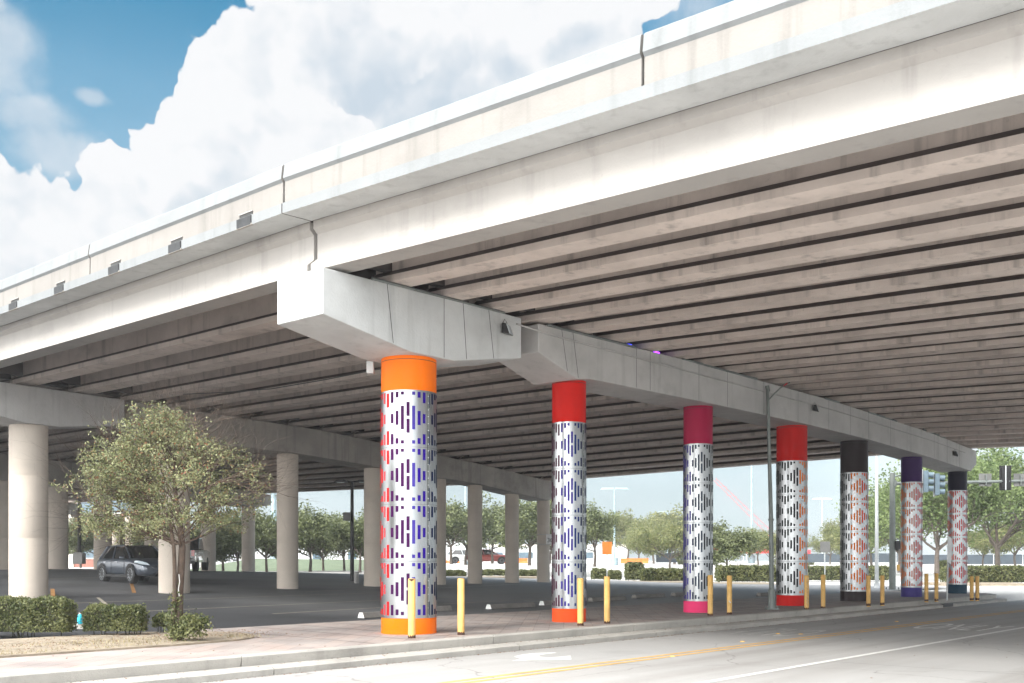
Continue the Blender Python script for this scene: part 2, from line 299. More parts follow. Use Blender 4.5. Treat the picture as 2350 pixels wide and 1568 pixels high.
# ------------------------------------------------------------------ mesh builder
class MB:
    def __init__(s): s.v = []; s.f = []; s.m = []; s.sm = []
    def add(s, vs, fs, mi=0, smooth=False):
        o = len(s.v); s.v += [tuple(x) for x in vs]
        for f in fs: s.f.append(tuple(i+o for i in f)); s.m.append(mi); s.sm.append(smooth)
        return s
    def box(s, c, size, mi=0, rot=None, bev=0):
        x, y, z = (a/2 for a in size)
        M = rot or Matrix.Identity(3); c = Vector(c)
        vs = [c+M @ Vector((sx*x, sy*y, sz*z)) for sx in (-1, 1) for sy in (-1, 1) for sz in (-1, 1)]
        return s.add(vs, [(0, 1, 3, 2), (4, 6, 7, 5), (0, 4, 5, 1), (2, 3, 7, 6), (0, 2, 6, 4), (1, 5, 7, 3)], mi)
    def hexa(s, v8, mi=0):       # 4 bottom (ccw) + 4 top
        return s.add(v8, [(3, 2, 1, 0), (4, 5, 6, 7), (0, 1, 5, 4), (1, 2, 6, 5), (2, 3, 7, 6), (3, 0, 4, 7)], mi)
    def tube(s, pts, rads, n=10, mi=0, caps=True, smooth=True):
        pts = [Vector(p) for p in pts]; o = len(s.v); rings = []
        up = None
        for i, p in enumerate(pts):
            d = (pts[min(i+1, len(pts)-1)]-pts[max(i-1, 0)]).normalized()
            if up is None:
                up = Vector((1, 0, 0)) if abs(d.z) > .9 else Vector((0, 0, 1))
            a = d.cross(up).normalized() if d.cross(up).length > 1e-4 else d.orthogonal().normalized(); b = a.cross(d).normalized()
            if a.dot(Vector((1e-9, 0, 0))) > 9: pass
            r = rads[i] if isinstance(rads, (list, tuple)) else rads
            rings.append([p+a*(r*math.cos(2*math.pi*k/n))+b*(r*math.sin(2*math.pi*k/n)) for k in range(n)])
        vs = [q for rg in rings for q in rg]; fs = []
        for i in range(len(pts)-1):
            for k in range(n): fs.append((i*n+k, i*n+(k+1) % n, (i+1)*n+(k+1) % n, (i+1)*n+k))
        s.add(vs, fs, mi, smooth)
        if caps: s.add(rings[0], [tuple(range(n))], mi); s.add(rings[-1], [tuple(range(n))[::-1]], mi)
        return s
    def sweep(s, prof, ends, mi=0, mis=None, caps=True):   # prof: closed 2-D polygon; ends: list of functions (a,b)->point
        n = len(prof); rings = [[e(a, b) for a, b in prof] for e in ends]
        vs = [q for r in rings for q in r]
        for i in range(len(ends)-1):
            for k in range(n):
                s.add([rings[i][k], rings[i][(k+1) % n], rings[i+1][(k+1) % n], rings[i+1][k]], [(0, 1, 2, 3)], mis[k] if mis else mi)
        if caps: s.add(rings[0], [tuple(range(n))[::-1]], mi); s.add(rings[-1], [tuple(range(n))], mi)
        return s
    def lathe(s, prof, c=(0, 0, 0), n=24, mi=0, smooth=True):
        vs = []; fs = []
        for r, z in prof: vs += [(c[0]+r*math.cos(2*math.pi*k/n), c[1]+r*math.sin(2*math.pi*k/n), c[2]+z) for k in range(n)]
        for i in range(len(prof)-1):
            for k in range(n): fs.append((i*n+k, i*n+(k+1) % n, (i+1)*n+(k+1) % n, (i+1)*n+k))
        s.add(vs, fs, mi, smooth)
        s.add(vs[-n:], [tuple(range(n))], mi); s.add(vs[:n], [tuple(range(n))[::-1]], mi)
        return s
    def build(s, name, mats, parent=None, bevel=0, weld=False, loc=None, kind=None):
        me = bpy.data.meshes.new(name); me.from_pydata(s.v, [], s.f)
        mats = mats if isinstance(mats, (list, tuple)) else [mats]
        for m in mats: me.materials.append(MT[m] if isinstance(m, str) else m)
        me.polygons.foreach_set('material_index', s.m); me.polygons.foreach_set('use_smooth', s.sm)
        bm = bmesh.new(); bm.from_mesh(me)
        if weld: bmesh.ops.remove_doubles(bm, verts=bm.verts, dist=1e-4)
        if weld: bmesh.ops.recalc_face_normals(bm, faces=bm.faces)
        bm.to_mesh(me); bm.free()
        o = bpy.data.objects.new(name, me); COL.objects.link(o)
        if parent: o.parent = parent
        if loc is not None: o.location = loc
        if kind: o['kind'] = kind
        if bevel:
            b = o.modifiers.new('bevel', 'BEVEL'); b.width = bevel; b.segments = 2; b.limit_method = 'ANGLE'; b.angle_limit = R(40)
        return o
def thing(name, label, cat, loc=(0, 0, 0), rz=0, group=None):
    o = bpy.data.objects.new(name, None); COL.objects.link(o); o.empty_display_size = .2
    o.location = loc; o.rotation_euler = (0, 0, rz); return tag(o, label, cat, group)
def tag(o, label, cat, group=None):
    o['label'] = label; o['category'] = cat; o['kind'] = 'thing'
    if group: o['group'] = group
    return o
def dup(o, label=None, loc=None, rz=None, scale=None):
    def cp(a, par):
        c = a.copy(); COL.objects.link(c)
        if par: c.parent = par
        for ch in [k for k in bpy.data.objects if k.parent == a and k != c]: cp(ch, c)
        return c
    c = cp(o, None)
    if label: c['label'] = label
    if loc is not None: c.location = loc
    if rz is not None: c.rotation_euler = (0, 0, rz)
    if scale is not None: c.scale = scale if isinstance(scale, (tuple, list)) else (scale,)*3
    return c
# ------------------------------------------------------------------ ground heights
def gz_uw(u, w):
    lot = interp(w, [4, 17, 36, 60, 90], [0, .3, 1.0, 1.1, 1.0])*interp(u, [10, 25, 48], [1, .72, .05])
    x, y = O.x+U.x*u+V.x*w, O.y+U.y*u+V.y*w
    far = interp(y, [80, 150, 260], [0, 1.0, 1.25])
    return max(lot, far)
def gz(x, y): return gz_uw(*to_uw(x, y))
us = [-900, -400, -150, -80, -50]+list(range(-40, 61, 4))+[70, 85, 110, 150, 250, 500, 1200]
ws = [-900, -300, -100, -40, -16, -8, -2.2, -2.0, -1.5, 0, 3.9]+list(range(6, 100, 4))+[110, 130, 160, 220, 350, 700, 1300]
m = MB(); vs = []
for u in us:
    for w in ws:
        z = -.36 if w < -1.6 else gz_uw(u, w)-.10
        if u > 34 and w < -1.6: z = -.36
        vs.append(UW(u, w, z))
nw = len(ws); m.add(vs, [(i*nw+j, (i+1)*nw+j, (i+1)*nw+j+1, i*nw+j+1) for i in range(len(us)-1) for j in range(nw-1)], 0, True)
m.build('ground', 'ground', kind='structure')
# parking lot asphalt
m = MB(); us2 = [-60, -50]+list(range(-40, 45, 2)); ws2 = [3.9]+list(range(5, 76, 2)); vs = []
for u in us2:
    for w in ws2: vs.append(UW(u, w, gz_uw(u, w)-.02))
nw = len(ws2); m.add(vs, [(i*nw+j, (i+1)*nw+j, (i+1)*nw+j+1, i*nw+j+1) for i in range(len(us2)-1) for j in range(nw-1)], 0, True)
m.build('parking_lot', 'asph', kind='structure')
# road
m = MB(); m.add([UW(-200, -16, -.28), UW(300, -16, -.28), UW(300, -2.08, -.28), UW(-200, -2.08, -.28)], [(0, 1, 2, 3)])
m.build('road', 'roadc', kind='structure')
m = MB(); m.add([UW(36, -2.08, -.276), UW(120, -2.08, -.276), UW(120, 14, -.1), UW(36, 14, -.1)], [(0, 1, 2, 3)])
m.build('side_street', 'roadc', kind='structure')
# sidewalk slab of pavers
def sheet(pts, z, name, mt, thick=.1, kind='structure'):
    m = MB(); n = len(pts)
    top = [Vector((p[0], p[1], z)) for p in pts]; bot = [Vector((p[0], p[1], z-thick)) for p in pts]
    m.add(top+bot, [tuple(range(n))]+[(i+n, (i+1) % n+n, (i+1) % n, i) for i in range(n)])
    return m.build(name, mt, kind=kind)
def uwp(l): return [UW(u, w) for u, w in l]
sheet(uwp([(-60, -1.55), (31.5, -1.55), (33.5, -.8), (34.5, .8), (34.5, 3.0), (33, 3.9), (-4.3, 3.9), (-4.6, .62), (-60, .62)]), 0, 'sidewalk', 'pavers')
sheet(uwp([(-60, .63), (-4.5, .63), (-3.3, .8), (-2.75, 1.15), (-2.4, 1.7), (-2.3, 2.4), (-2.6, 3.1), (-3.4, 3.7), (-4.4, 3.88), (-60, 3.88)]), .03, 'planting_bed', 'soil', .12)
# paver joint strips
m = MB()
for i in range(18):
    u = -2.2+i*1.02
    if u < 3.9 or True:
        a, b = UW(u, -1.5, .004), UW(u+.25, 3.85, .004); t = U*.012
        m.add([a-Vector((*t, 0)), a+Vector((*t, 0)), b+Vector((*t, 0)), b-Vector((*t, 0))], [(0, 1, 2, 3)])
m.build('sidewalk_joints', 'joint', kind='structure')
# kerb: two steps, in blocks with joints
edge = [-60, -30, -14, -9, -5.0, .55, 5.2, 9.5, 13.2, 16.8, 20.0, 24, 28, 31.5]
m = MB()
for a, b in zip(edge[:-1], edge[1:]):
    g = .012
    prof = [(-1.55, -.16), (-1.70, -.16), (-1.725, -.02), (-1.70, .003), (-1.55, .003)]
    m.sweep(prof, [lambda w, z, u=a+g: UW(u, w, z), lambda w, z, u=b-g: UW(u, w, z)])
    prof = [(-1.7, -.34), (-2.08, -.34), (-2.10, -.19), (-2.03, -.158), (-1.7, -.158)]
    m.sweep(prof, [lambda w, z, u=a+g+.3: UW(u, w, z), lambda w, z, u=b-g+.3: UW(u, w, z)])
m.build('kerb', 'kerb', kind='structure')
# curved kerb round the corner
m = MB(); pr = [(0, -.34), (-.38, -.34), (-.40, -.2), (-.3, -.16), (-.17, -.16), (-.15, -.02), (0, .002)]
arc = [(31.5, -1.55, -90), (32.6, -1.3, -65), (33.5, -.7, -45), (34.3, .3, -20), (34.5, 1.2, 0), (34.5, 3, 0)]
ends = []
for u, w, a in arc:
    d = (math.cos(R(a)), math.sin(R(a)))
    ends.append(lambda o, z, u=u, w=w, d=d: UW(u-d[0]*o, w-d[1]*o, z))
m.sweep(pr, ends); m.build('corner_kerb', 'kerb', kind='structure')
# ------------------------------------------------------------------ markings
def strip(name, pts, wd, z, mt, zf=None):
    m = MB()
    for i in range(len(pts)-1):
        a, b = Vector(pts[i]).to_2d(), Vector(pts[i+1]).to_2d(); d = (b-a).normalized(); n = Vector((-d.y, d.x))*wd/2
        q = [a-n, b-n, b+n, a+n]
        m.add([Vector((p.x, p.y, (zf(p.x, p.y) if zf else 0)+z)) for p in q], [(0, 1, 2, 3)])
    return m.build(name, mt, kind='structure')
strip('yellow_line', [UW(-60, -4.52), UW(30, -4.72)], .11, -.276, 'yline'); strip('yellow_line', [UW(-60, -4.76), UW(30, -4.96)], .11, -.276, 'yline')
strip('white_line', [UW(-60, -7.34), UW(32, -7.34)], .13, -.276, 'white')
strip('road_joint', [UW(-60, -10.9), UW(60, -10.9)], .015, -.277, 'joint')
for u in (-9, -3.2, 2.6, 8.4, 14.2, 20): strip('road_joint', [UW(u, -15.9), UW(u, -7.45)], .012, -.277, 'joint')
def c7(x, y): return gp((800+x/2.765)*.94, (1430+y/2.765)*.94, -.276)
arw = [(1258, 478), (1330, 462), (1440, 453), (1535, 450), (1545, 455), (1480, 461), (1430, 469), (1424, 479), (1480, 487), (1600, 477), (1640, 472), (1645, 499), (1560, 503), (1420, 503), (1240, 508), (1305, 494)]
m = MB(); m.add([c7(*p) for p in arw], [tuple(range(len(arw)))[::-1]]); m.build('arrow_marking', 'white', kind='structure')
def road_word(txt, u, w, size_w, size_u, flip, mt):
    cu = bpy.data.curves.new('word', 'FONT'); cu.body = txt; cu.align_x = 'CENTER'; cu.align_y = 'CENTER'; cu.size = 1
    ob = bpy.data.objects.new('word', cu); COL.objects.link(ob); bpy.context.view_layer.update()
    me = bpy.data.meshes.new_from_object(ob.evaluated_get(bpy.context.evaluated_depsgraph_get())); bpy.data.objects.remove(ob)
    xs = [v.co.x for v in me.vertices]; ys = [v.co.y for v in me.vertices]
    kx = size_w/(max(xs)-min(xs)); ky = size_u/(max(ys)-min(ys)); s = -1 if flip else 1
    for v in me.vertices:
        p = UW(u+s*ky*(v.co.y), w-s*kx*v.co.x, -.276); v.co = p
    me.materials.append(MT[mt]); o = bpy.data.objects.new('word_marking', me); COL.objects.link(o); o['kind'] = 'structure'
road_word('ONLY', 13.2, -6.1, 1.9, 2.5, False, 'white'); road_word('ONLY', 8.8, -3.4, 1.7, 2.6, True, 'faded')
# raised reflectors on the yellow line
for i, (x, y, lb) in enumerate([(1543, 1507, 'nearest'), (1704, 1473, 'second'), (1838, 1456, 'third'), (1785, 1455, 'fourth'), (2058, 1427, 'farthest')]):
    p = gp(x, y, -.28); m = MB(); m.lathe([(.055, 0), (.05, .012), (.03, .018)], (0, 0, 0), 12)
    tag(m.build('road_stud', 'yline', loc=p), f'flat round yellow road stud beside the double yellow line, {lb} along the road', 'road stud', 'road studs on the yellow line')
# parking lot paint
def lz(x, y): return gz(x, y)-.02
for i, (u0, w0, u1, w1) in enumerate([(-6, 9.2, 30, 12), (-8, 13.4, 20, 14.5), (2.0, 7.1, 26, 9.4), (-2, 7, 2, 16), (10, 16, 34, 22), (14, 24, 36, 30), (5, 27, 20, 31), (18, 8, 40, 16), (20, 32, 36, 40)]):
    n = 10; strip('lot_line', [UW(lerp(u0, u1, k/n), lerp(w0, w1, k/n)) for k in range(n+1)], .10, .006, 'lotline', lz)
for x0, y0, x1, y1 in [(116, 1340, 122, 1373), (296, 1346, 308, 1366), (330, 1307, 395, 1316)]:
    strip('lot_stripe', [gp(x0, y0, .24), gp(x1, y1, .24)], .13, .008, 'lotyellow', lz)
m = [gp(1230+85*math.cos(a), 1358+14*math.sin(a), .18) for a in np.linspace(-1.2, 1.9, 14)]
strip('lot_line', m, .12, .009, 'faded', lz)
strip('lot_line', [gp(1010, 1349, .25), gp(1200, 1340, .25)], .12, .009, 'faded', lz)
# ------------------------------------------------------------------ overpass
PA = [Vector((14.75, 2.86)), O+U*-2.17, Vector((-15.75, 29.54)), Vector((-28.5, 40.6)), Vector((-42.1, 52.4))]
PB = [Vector((39.3, 31.7)), O+U*32.3, Vector((1.75, 56.6)), Vector((-16.8, 69.6)), Vector((-35, 82.5))]
PZ = [([0, .5, 1], [5.90, 6.1, 5.75]), ([0, .55, 1], [6.50, 6.64, 6.2]), ([0, .5, 1], [6.62, 6.62, 5.72]), ([0, .5, 1], [6.7, 6.5, 5.9]), ([0, 1], [6.7, 6.0])]
NG = 26; GD = .9
GP = [(.245, 0), (.245, .125), (.10, .245), (.10, .68), (.19, .76), (.19, GD), (-.19, GD), (-.19, .76), (-.10, .68), (-.10, .245), (-.245, .125), (-.245, 0)]
span_lb = ['pale concrete overpass span above the road, right of the orange-banded column', 'pale concrete overpass span with drain openings, left of the orange-banded column', 'shaded overpass span behind the bare left column', 'far shaded overpass span over the back of the parking lot']
for k in range(4):
    root = thing('overpass_span', span_lb[k], 'overpass', (0, 0, 0))
    A0, A1, B0, B1 = PA[k], PA[k+1], PB[k], PB[k+1]
    NG = 26 if k == 0 else 18; ws_ = 1 if k == 0 else 1.18
    def gpt(i, end, g=0.05):
        t = i/(NG-1); a = A0.lerp(B0, t); b = A1.lerp(B1, t); d = (b-a).normalized()
        p = a+d*g if end == 0 else b-d*g
        z = interp(t, *PZ[k+end]); return p, d, z
    for i in range(NG):
        p0, d, z0 = gpt(i, 0); p1, _, z1 = gpt(i, 1); n = Vector((d.y, -d.x))
        prof = [(a*ws_, b) for a, b in GP] if i else GP
        e0 = lambda a, b, p=p0, n=n, z=z0: Vector((p.x+n.x*a, p.y+n.y*a, z+b))
        e1 = lambda a, b, p=p1, n=n, z=z1: Vector((p.x+n.x*a, p.y+n.y*a, z+b))
        g = MB(); g.sweep(prof, [e0, e1], 0, [0, 1, 0, 0, 0, 0, 0, 0, 0, 1, 0, 0] if i else None); g.build('girder', ['fascia' if i == 0 else ('girder' if k < 2 else 'girdershade'), 'ledge'], root, bevel=.008 if (i < 4 and k < 2) else 0)
        if i and k < 3:
            q0, dq, y0 = gpt(i-1, 0); q1, _, y1 = gpt(i-1, 1)
            for (a, b, za, zb, s) in ((q0+dq*.35, p0+d*.35, y0, z0, 0), (q1-dq*.35, p1-d*.35, y1, z1, 1)):
                if k == 0 and s == 0: continue
                h = (b-a).normalized()*.1; dd = d*.09
                mm = MB(); pts = []
                for zz in (.22, .80):
                    for q, zq in ((a+h-dd, za), (b-h-dd, zb), (b-h+dd, zb), (a+h+dd, za)): pts.append((q.x, q.y, zq+zz))
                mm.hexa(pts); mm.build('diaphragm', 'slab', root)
    # slab
    m = MB(); rows = []
    for end in (0, 1):
        pts = []
        for i in range(NG):
            p, d, z = gpt(i, end, .012)
            if i == 0:
                q, _, _ = gpt(1, end, .012); o = (p-q).normalized(); pts.append((p+o*.83, z+GD-.02)); pts.append((p+o*.2, z+GD+.002))
            pts.append((p, z+GD+.002))
            if i == NG-1:
                q, _, _ = gpt(i-1, end, .012); o = (p-q).normalized(); pts.append((p+o*.83, z+GD-.02))
        rows.append(pts)
    n = len(rows[0]); ths = .175
    vs = [Vector((p.x, p.y, z)) for p, z in rows[0]]+[Vector((p.x, p.y, z)) for p, z in rows[1]]
    top = [v+Vector((0, 0, ths)) for v in vs]
    m.add(vs+top, [(i, i+1, n+i+1, n+i) for i in range(1, n-1)]+[(2*n+n+i, 2*n+n+i+1, 2*n+i+1, 2*n+i) for i in range(n-1)]+[(i+1, i, 2*n+i, 2*n+i+1) for i in range(n-1)]+[(n+i, n+i+1, 3*n+i+1, 3*n+i) for i in range(n-1)], 0)
    m.add(vs+top, [(0, 1, n+1, n)], 2); m.add(vs+top, [(n, 0, 2*n, 3*n), (2*n-1, n-1, 3*n-1, 4*n-1)], 1)
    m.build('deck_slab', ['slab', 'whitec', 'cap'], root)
    # parapets
    def edge_pt(side, f):
        p0, z0 = rows[0][0 if side == 0 else -1]; p1, z1 = rows[1][0 if side == 0 else -1]
        q = rows[0][1 if side == 0 else -2][0]; o = (p0-q).normalized()
        return p0.lerp(p1, f), lerp(z0, z1, f), o
    L0 = (rows[1][0][0]-rows[0][0][0]).length
    if k == 0: cuts = [0, .28, 1-14.9/L0, 1-7.37/L0, 1]
    elif k == 1: cuts = [0, 7.0/L0, 1]
    else: cuts = [0, .5, 1]
    pp = [(-.04, .172), (-.045, .55), (.0, .60), (-.03, .83), (-.055, .86), (-.27, .86), (-.30, .83), (-.36, .40), (-.42, .172)]
    for side in (0, 1):
        for a, b in (zip(cuts[:-1], cuts[1:]) if side == 0 else [(0, 1)]):
            ga, gb = (.022 if a else .018)/L0, (.022 if b < 1 else .018)/L0; ends = []
            for f in (a+ga, b-gb):
                p, z, o = edge_pt(side, f)
                ends.append(lambda h, v, p=p, z=z, o=o: Vector((p.x+o.x*h, p.y+o.y*h, z+v)))
            mm = MB(); mm.sweep(pp, ends, 0, [0, 1, 1, 1, 1, 0, 0, 0, 0]); mm.build('parapet', ['parapet', 'whitec'], root)
    if k == 1:
        for wv in (1.109, 3.45, 5.86, 8.38, 10.8, 13.2):
            p, z, o = edge_pt(0, wv/L0); d = (rows[1][0][0]-rows[0][0][0]).normalized()
            Mx = Matrix(((d.x, o.x, 0), (d.y, o.y, 0), (0, 0, 1)))
            s = MB(); s.box((p.x+o.x*.006, p.y+o.y*.006, z+.078), (.44, .03, .165), 0, Mx); s.box((p.x+o.x*-.005, p.y+o.y*-.005, z+.005), (.47, .05, .03), 1, Mx)
            so_ = s.build('scupper', ['scup', 'capstainshade'], root)
            s = MB(); s.box((p.x-o.x*.045, p.y-o.y*.045, z+.213), (.40, .03, .075), 0, Mx); s.box((p.x-o.x*.033, p.y-o.y*.033, z+.255), (.42, .03, .018), 1, Mx)
            s.build('slot', ['joint', 'fascia'], so_)
# ------------------------------------------------------------------ pier caps
def cap(name, P, d, prof, wid, mt, label, seams=(), bev=.02):
    n = Vector((-d[1], d[0])); d = Vector(d)
    root = None
    m = MB()
    m.sweep(prof, [lambda t, z: Vector((P[0]+d.x*t+n.x*wid/2, P[1]+d.y*t+n.y*wid/2, z)), lambda t, z: Vector((P[0]+d.x*t-n.x*wid/2, P[1]+d.y*t-n.y*wid/2, z))])
    if seams:
        root = thing(name, label, 'pier cap', (0, 0, 0)); m.build('beam', mt, root, bevel=bev, weld=True)
        s = MB()
        for t, tb in seams:
            zt = max(z for q, z in prof)
            top = interp(t, *zip(*sorted((q, z) for q, z in prof if z > 5.95))) ; bot = interp(tb, *zip(*sorted((q, z) for q, z in prof if z <= 5.95)))
            a = Vector((P[0]+d.x*t-n.x*(wid/2+.002), P[1]+d.y*t-n.y*(wid/2+.002), top-.01)); b = Vector((P[0]+d.x*tb-n.x*(wid/2+.002), P[1]+d.y*tb-n.y*(wid/2+.002), bot+.02))
            w = Vector((d.x, d.y, 0))*.008
            s.add([a-w, a+w, b+w, b-w], [(0, 1, 2, 3)])
        s.build('form_seam', 'joint', root)
        return root
    return tag(m.build(name, mt, bevel=bev, weld=True), label, 'pier cap')
c1 = cap('pier_cap', O, U, [(-2.63, 5.62), (-.55, 5.285), (.6, 5.285), (2.62, 5.63), (2.62, 6.47), (-2.63, 6.42)], 1.28, 'cap', 'whitish hammerhead pier cap on the orange-banded column', [(-1.15, -1.0), (.32, .32), (.85, .95), (1.6, 1.75)])
TU = [5.07, 10.81, 16.48, 21.3, 26.8, 32.2]
cb = [(3.2, 5.85), (4.55, 5.46), (5.07, 5.52), (10.81, 5.58), (16.48, 5.6), (21.3, 5.55), (26.8, 5.40), (32.0, 5.19), (32.7, 5.52)]
c2 = cap('pier_cap', O, U, cb+[(32.7, 6.1), (27, 6.36), (18, 6.55), (9, 6.55), (3.2, 6.46)], 1.25, 'capgrey', 'long grey pier cap running over the red to navy banded columns', [(4.0, 4.2), (4.4, 4.6), (6.9, 6.9), (7.5, 7.5), (9.8, 9.8), (11.3, 11.3), (13.4, 13.4), (15.6, 15.6), (17.8, 17.8), (19.5, 19.5), (21, 21), (23, 23), (25, 25), (27.5, 27.5), (29, 29), (30.5, 30.5)])
d2 = (PB[2]-PA[2]).normalized(); L1 = Vector((-14.55, 31.35))
cap('pier_cap', L1, d2, [(-2.6, 5.75), (-.55, 5.45), (.6, 5.45), (2.9, 5.75), (2.9, 6.56), (-2.6, 6.54)], 1.28, 'capgrey', 'grey hammerhead pier cap on the bare left column', ())
cap('pier_cap', L1, d2, [(3.2, 5.85), (4.6, 5.5), (10.6, 5.52), (23, 5.1), (29.4, 4.62), (30.4, 4.85), (30.4, 5.62), (23, 6.08), (12, 6.55), (3.2, 6.56)], 1.2, 'capstainshade', 'stained long pier cap behind the orange-banded column')
d3 = (PB[3]-PA[3]).normalized(); P3 = PA[3]
cap('pier_cap', P3, d3, [(-.5, 5.7), (1.2, 5.4), (30, 4.9), (31.6, 5.1), (31.6, 5.8), (16, 6.42), (-.5, 6.6)], 1.2, 'capstainshade', 'third dim pier cap deep under the overpass')
d4 = (PB[4]-PA[4]).normalized(); P4 = PA[4]
cap('pier_cap', P4, d4, [(-.5, 5.7), (1.2, 5.4), (30, 5.0), (31.6, 5.2), (31.6, 5.9), (16, 6.5), (-.5, 6.6)], 1.2, 'capstainshade', 'farthest pale pier cap beyond the parking lot lamp')
# conduits + angle rail on the caps
CN = Vector((U.y, -U.x))
def cpt(t, off, z): p = O+U*t+CN*off; return Vector((p.x, p.y, z))
m = MB(); m.tube([cpt(2.4, .70, 6.30), cpt(3.6, .68, 6.27), cpt(9, .68, 6.26), cpt(18, .68, 6.24), cpt(27, .68, 6.05), cpt(31, .68, 5.9)], .018, 6); m.build('conduit', 'capgrey', c2)
for t0, t1, z0, z1 in ((-1.5, 2.1, 6.455, 6.48), (3.5, 6.9, 6.48, 6.52), (9, 13, 6.56, 6.56), (17.5, 18.6, 6.55, 6.54), (21, 23.6, 6.49, 6.44), (26.3, 28.8, 6.4, 6.3)):
    m = MB(); m.tube([cpt(t0, .62, z0), cpt(t1, .62, z1)], .035, 4); m.build('rail', 'galv', c2 if t0 > 3 else c1)
# ------------------------------------------------------------------ banded columns
def cell(i):
    i = i % 8; i = min(i, 8-i)
    return {0: [(.214, .46), (.508, .754)], 1: [(.032, .089), (.279, .694), (.883, .944)], 2: [(.032, .135), (.367, .614), (.844, .944)],
            3: [(.032, .224), (.414, .579), (.767, .95)], 4: [(.052, .294), (.711, .955)]}[i]
BAR = dict(red=(.55, .010, .012), pink=(.55, .06, .07), plum=(.045, .004, .055), dkplum=(.03, .004, .03), violet=(.055, .038, .25), indigo=(.022, .004, .20), navy=(.008, .016, .06), blue=(.010, .03, .14),
           maroon=(.075, .015, .04), slate=(.03, .045, .075), ink=(.012, .015, .02), dgreen=(.016, .025, .02), orange=(.80, .20, .012), rust=(.50, .08, .012), crimson=(.62, .025, .018), verm=(.75, .08, .014))
for kx, v in BAR.items(): BAR[kx] = mat('bar_'+kx, v, .55, var=.08, scale=8, spec=.05)
def banded(u, dia, ztop, zs1, zs0, ctop, cbot, seq, label, off, nper=4):
    p = UW(u, 0, 0); root = thing('banded_column', label, 'column', p)
    r = dia/2; m = MB(); m.lathe([(r*.985, -.25), (r*.985, ztop+.12)], (0, 0, 0), 48); m.build('shaft', 'col', root)
    m = MB(); m.lathe([(r, zs1+.004), (r, ztop-.075)], (0, 0, 0), 64, 0); m.lathe([(r-.004, ztop-.078), (r-.004, ztop-.06)], (0, 0, 0), 64, 1); m.lathe([(r, ztop-.063), (r, ztop+.05)], (0, 0, 0), 64, 0)
    m.build('top_band', [ctop, MT['joint']], root)
    m = MB(); m.lathe([(r, -.05), (r, zs0-.004)], (0, 0, 0), 64); m.build('base_band', cbot, root)
    m = MB(); rs = r+.008
    m.lathe([(rs, zs0), (rs, zs1)], (0, 0, 0), 96, 0)
    keys = []; H = zs1-zs0; ch = H/nper; base = math.atan2(-p.y, -p.x)+off     # angle that faces the road
    NB = 32; da = 2*math.pi/NB; hw = da*.28
    for q in range(nper+1):
        z = zs1-q*ch
        if 0 < q < nper: m.lathe([(rs+.0015, z-.004), (rs+.0015, z+.004)], (0, 0, 0), 96, 1)
    mats = ['steel', 'galv']
    for i in range(-16, 16):
        c = seq(i)
        if c not in keys: keys.append(c)
        a0 = base+i*da
        for q in range(nper):
            zt = zs1-q*ch
            for f0, f1 in cell(i):
                vs = []
                for z in (zt-f1*ch, zt-f0*ch):
                    for e in (-1, 0, 1): vs.append(((rs+.003)*math.cos(a0+e*hw), (rs+.003)*math.sin(a0+e*hw), z))
                m.add(vs, [(0, 1, 4, 3), (1, 2, 5, 4)], 2+keys.index(c), True)
    # riveted seam strip
    a0 = base+3.85*da; t = .03/r
    ring = []
    for z in (zs0+.002, zs1-.002):
        for e in (-1, 1): ring.append(((rs+.006)*math.cos(a0+e*t/2), (rs+.006)*math.sin(a0+e*t/2), z))
    m.add(ring, [(0, 1, 3, 2)], 1)
    for z in np.arange(zs0+.06, zs1, .13): m.box(((rs+.008)*math.cos(a0), (rs+.008)*math.sin(a0), z), (.014, .014, .014), 0)
    m.build('metal_sleeve', mats+[BAR[c] for c in keys], root)
    return root
def sq(*br):             # piecewise colours by column index
    def f(i):
        for lim, c in br:
            if i <= lim: return c
        return br[-1][1]
    return f
Pp = dict(orange=paint('paint_orange', (.86, .165, .002)), red=paint('paint_red', (.60, .009, .004)), verm=paint('paint_vermilion', (.85, .085, .015)), mag=paint('paint_magenta', (.36, .008, .055)),
          pink=paint('paint_pink', (.80, .045, .17)), red2=paint('paint_scarlet', (.56, .008, .006)), char=paint('paint_charcoal', (.035, .026, .028)), purp=paint('paint_purple', (.055, .022, .11)), navy=paint('paint_navy', (.018, .016, .032)), ind=paint('paint_indigo', (.06, .045, .22)), teal=paint('paint_teal_navy', (.015, .05, .085)))
banded(0, 1.07, 5.285, 4.63, .31, Pp['orange'], Pp['orange'], sq((-6, 'red'), (-5, 'pink'), (-4, 'red'), (-1, 'plum'), (0, 'plum'), (1, 'violet'), (3, 'indigo'), (16, 'navy')), 'stout column with orange bands and striped metal sleeve, nearest of the row', -.03)
banded(TU[0], .785, 5.53, 4.56, .31, Pp['red'], Pp['verm'], sq((-4, 'maroon'), (0, 'violet'), (2, 'blue'), (16, 'navy')), 'slim column with red top band and orange-red base band', .17)
banded(TU[1], .79, 5.58, 4.55, .31, Pp['mag'], Pp['pink'], sq((-4, 'violet'), (-3, 'navy'), (0, 'slate'), (16, 'ink')), 'slim column with dark magenta top and bright pink base', .24)
banded(TU[2], .94, 5.61, 4.5, .33, Pp['red2'], Pp['red2'], sq((-3, 'dgreen'), (0, 'ink'), (16, 'orange')), 'stout column with scarlet top and scarlet base behind the scrawled bollard', .35)
banded(TU[3], .93, 5.55, 4.45, .34, Pp['char'], Pp['char'], sq((-4, 'dgreen'), (0, 'orange'), (2, 'verm'), (16, 'rust')), 'column with charcoal bands and black and orange striped sleeve', .41)
banded(TU[4], .78, 5.41, 4.44, .37, Pp['purp'], Pp['ind'], sq((-4, 'orange'), (-1, 'rust'), (16, 'crimson')), 'column with dark purple top and indigo base beside the signal mast', .43)
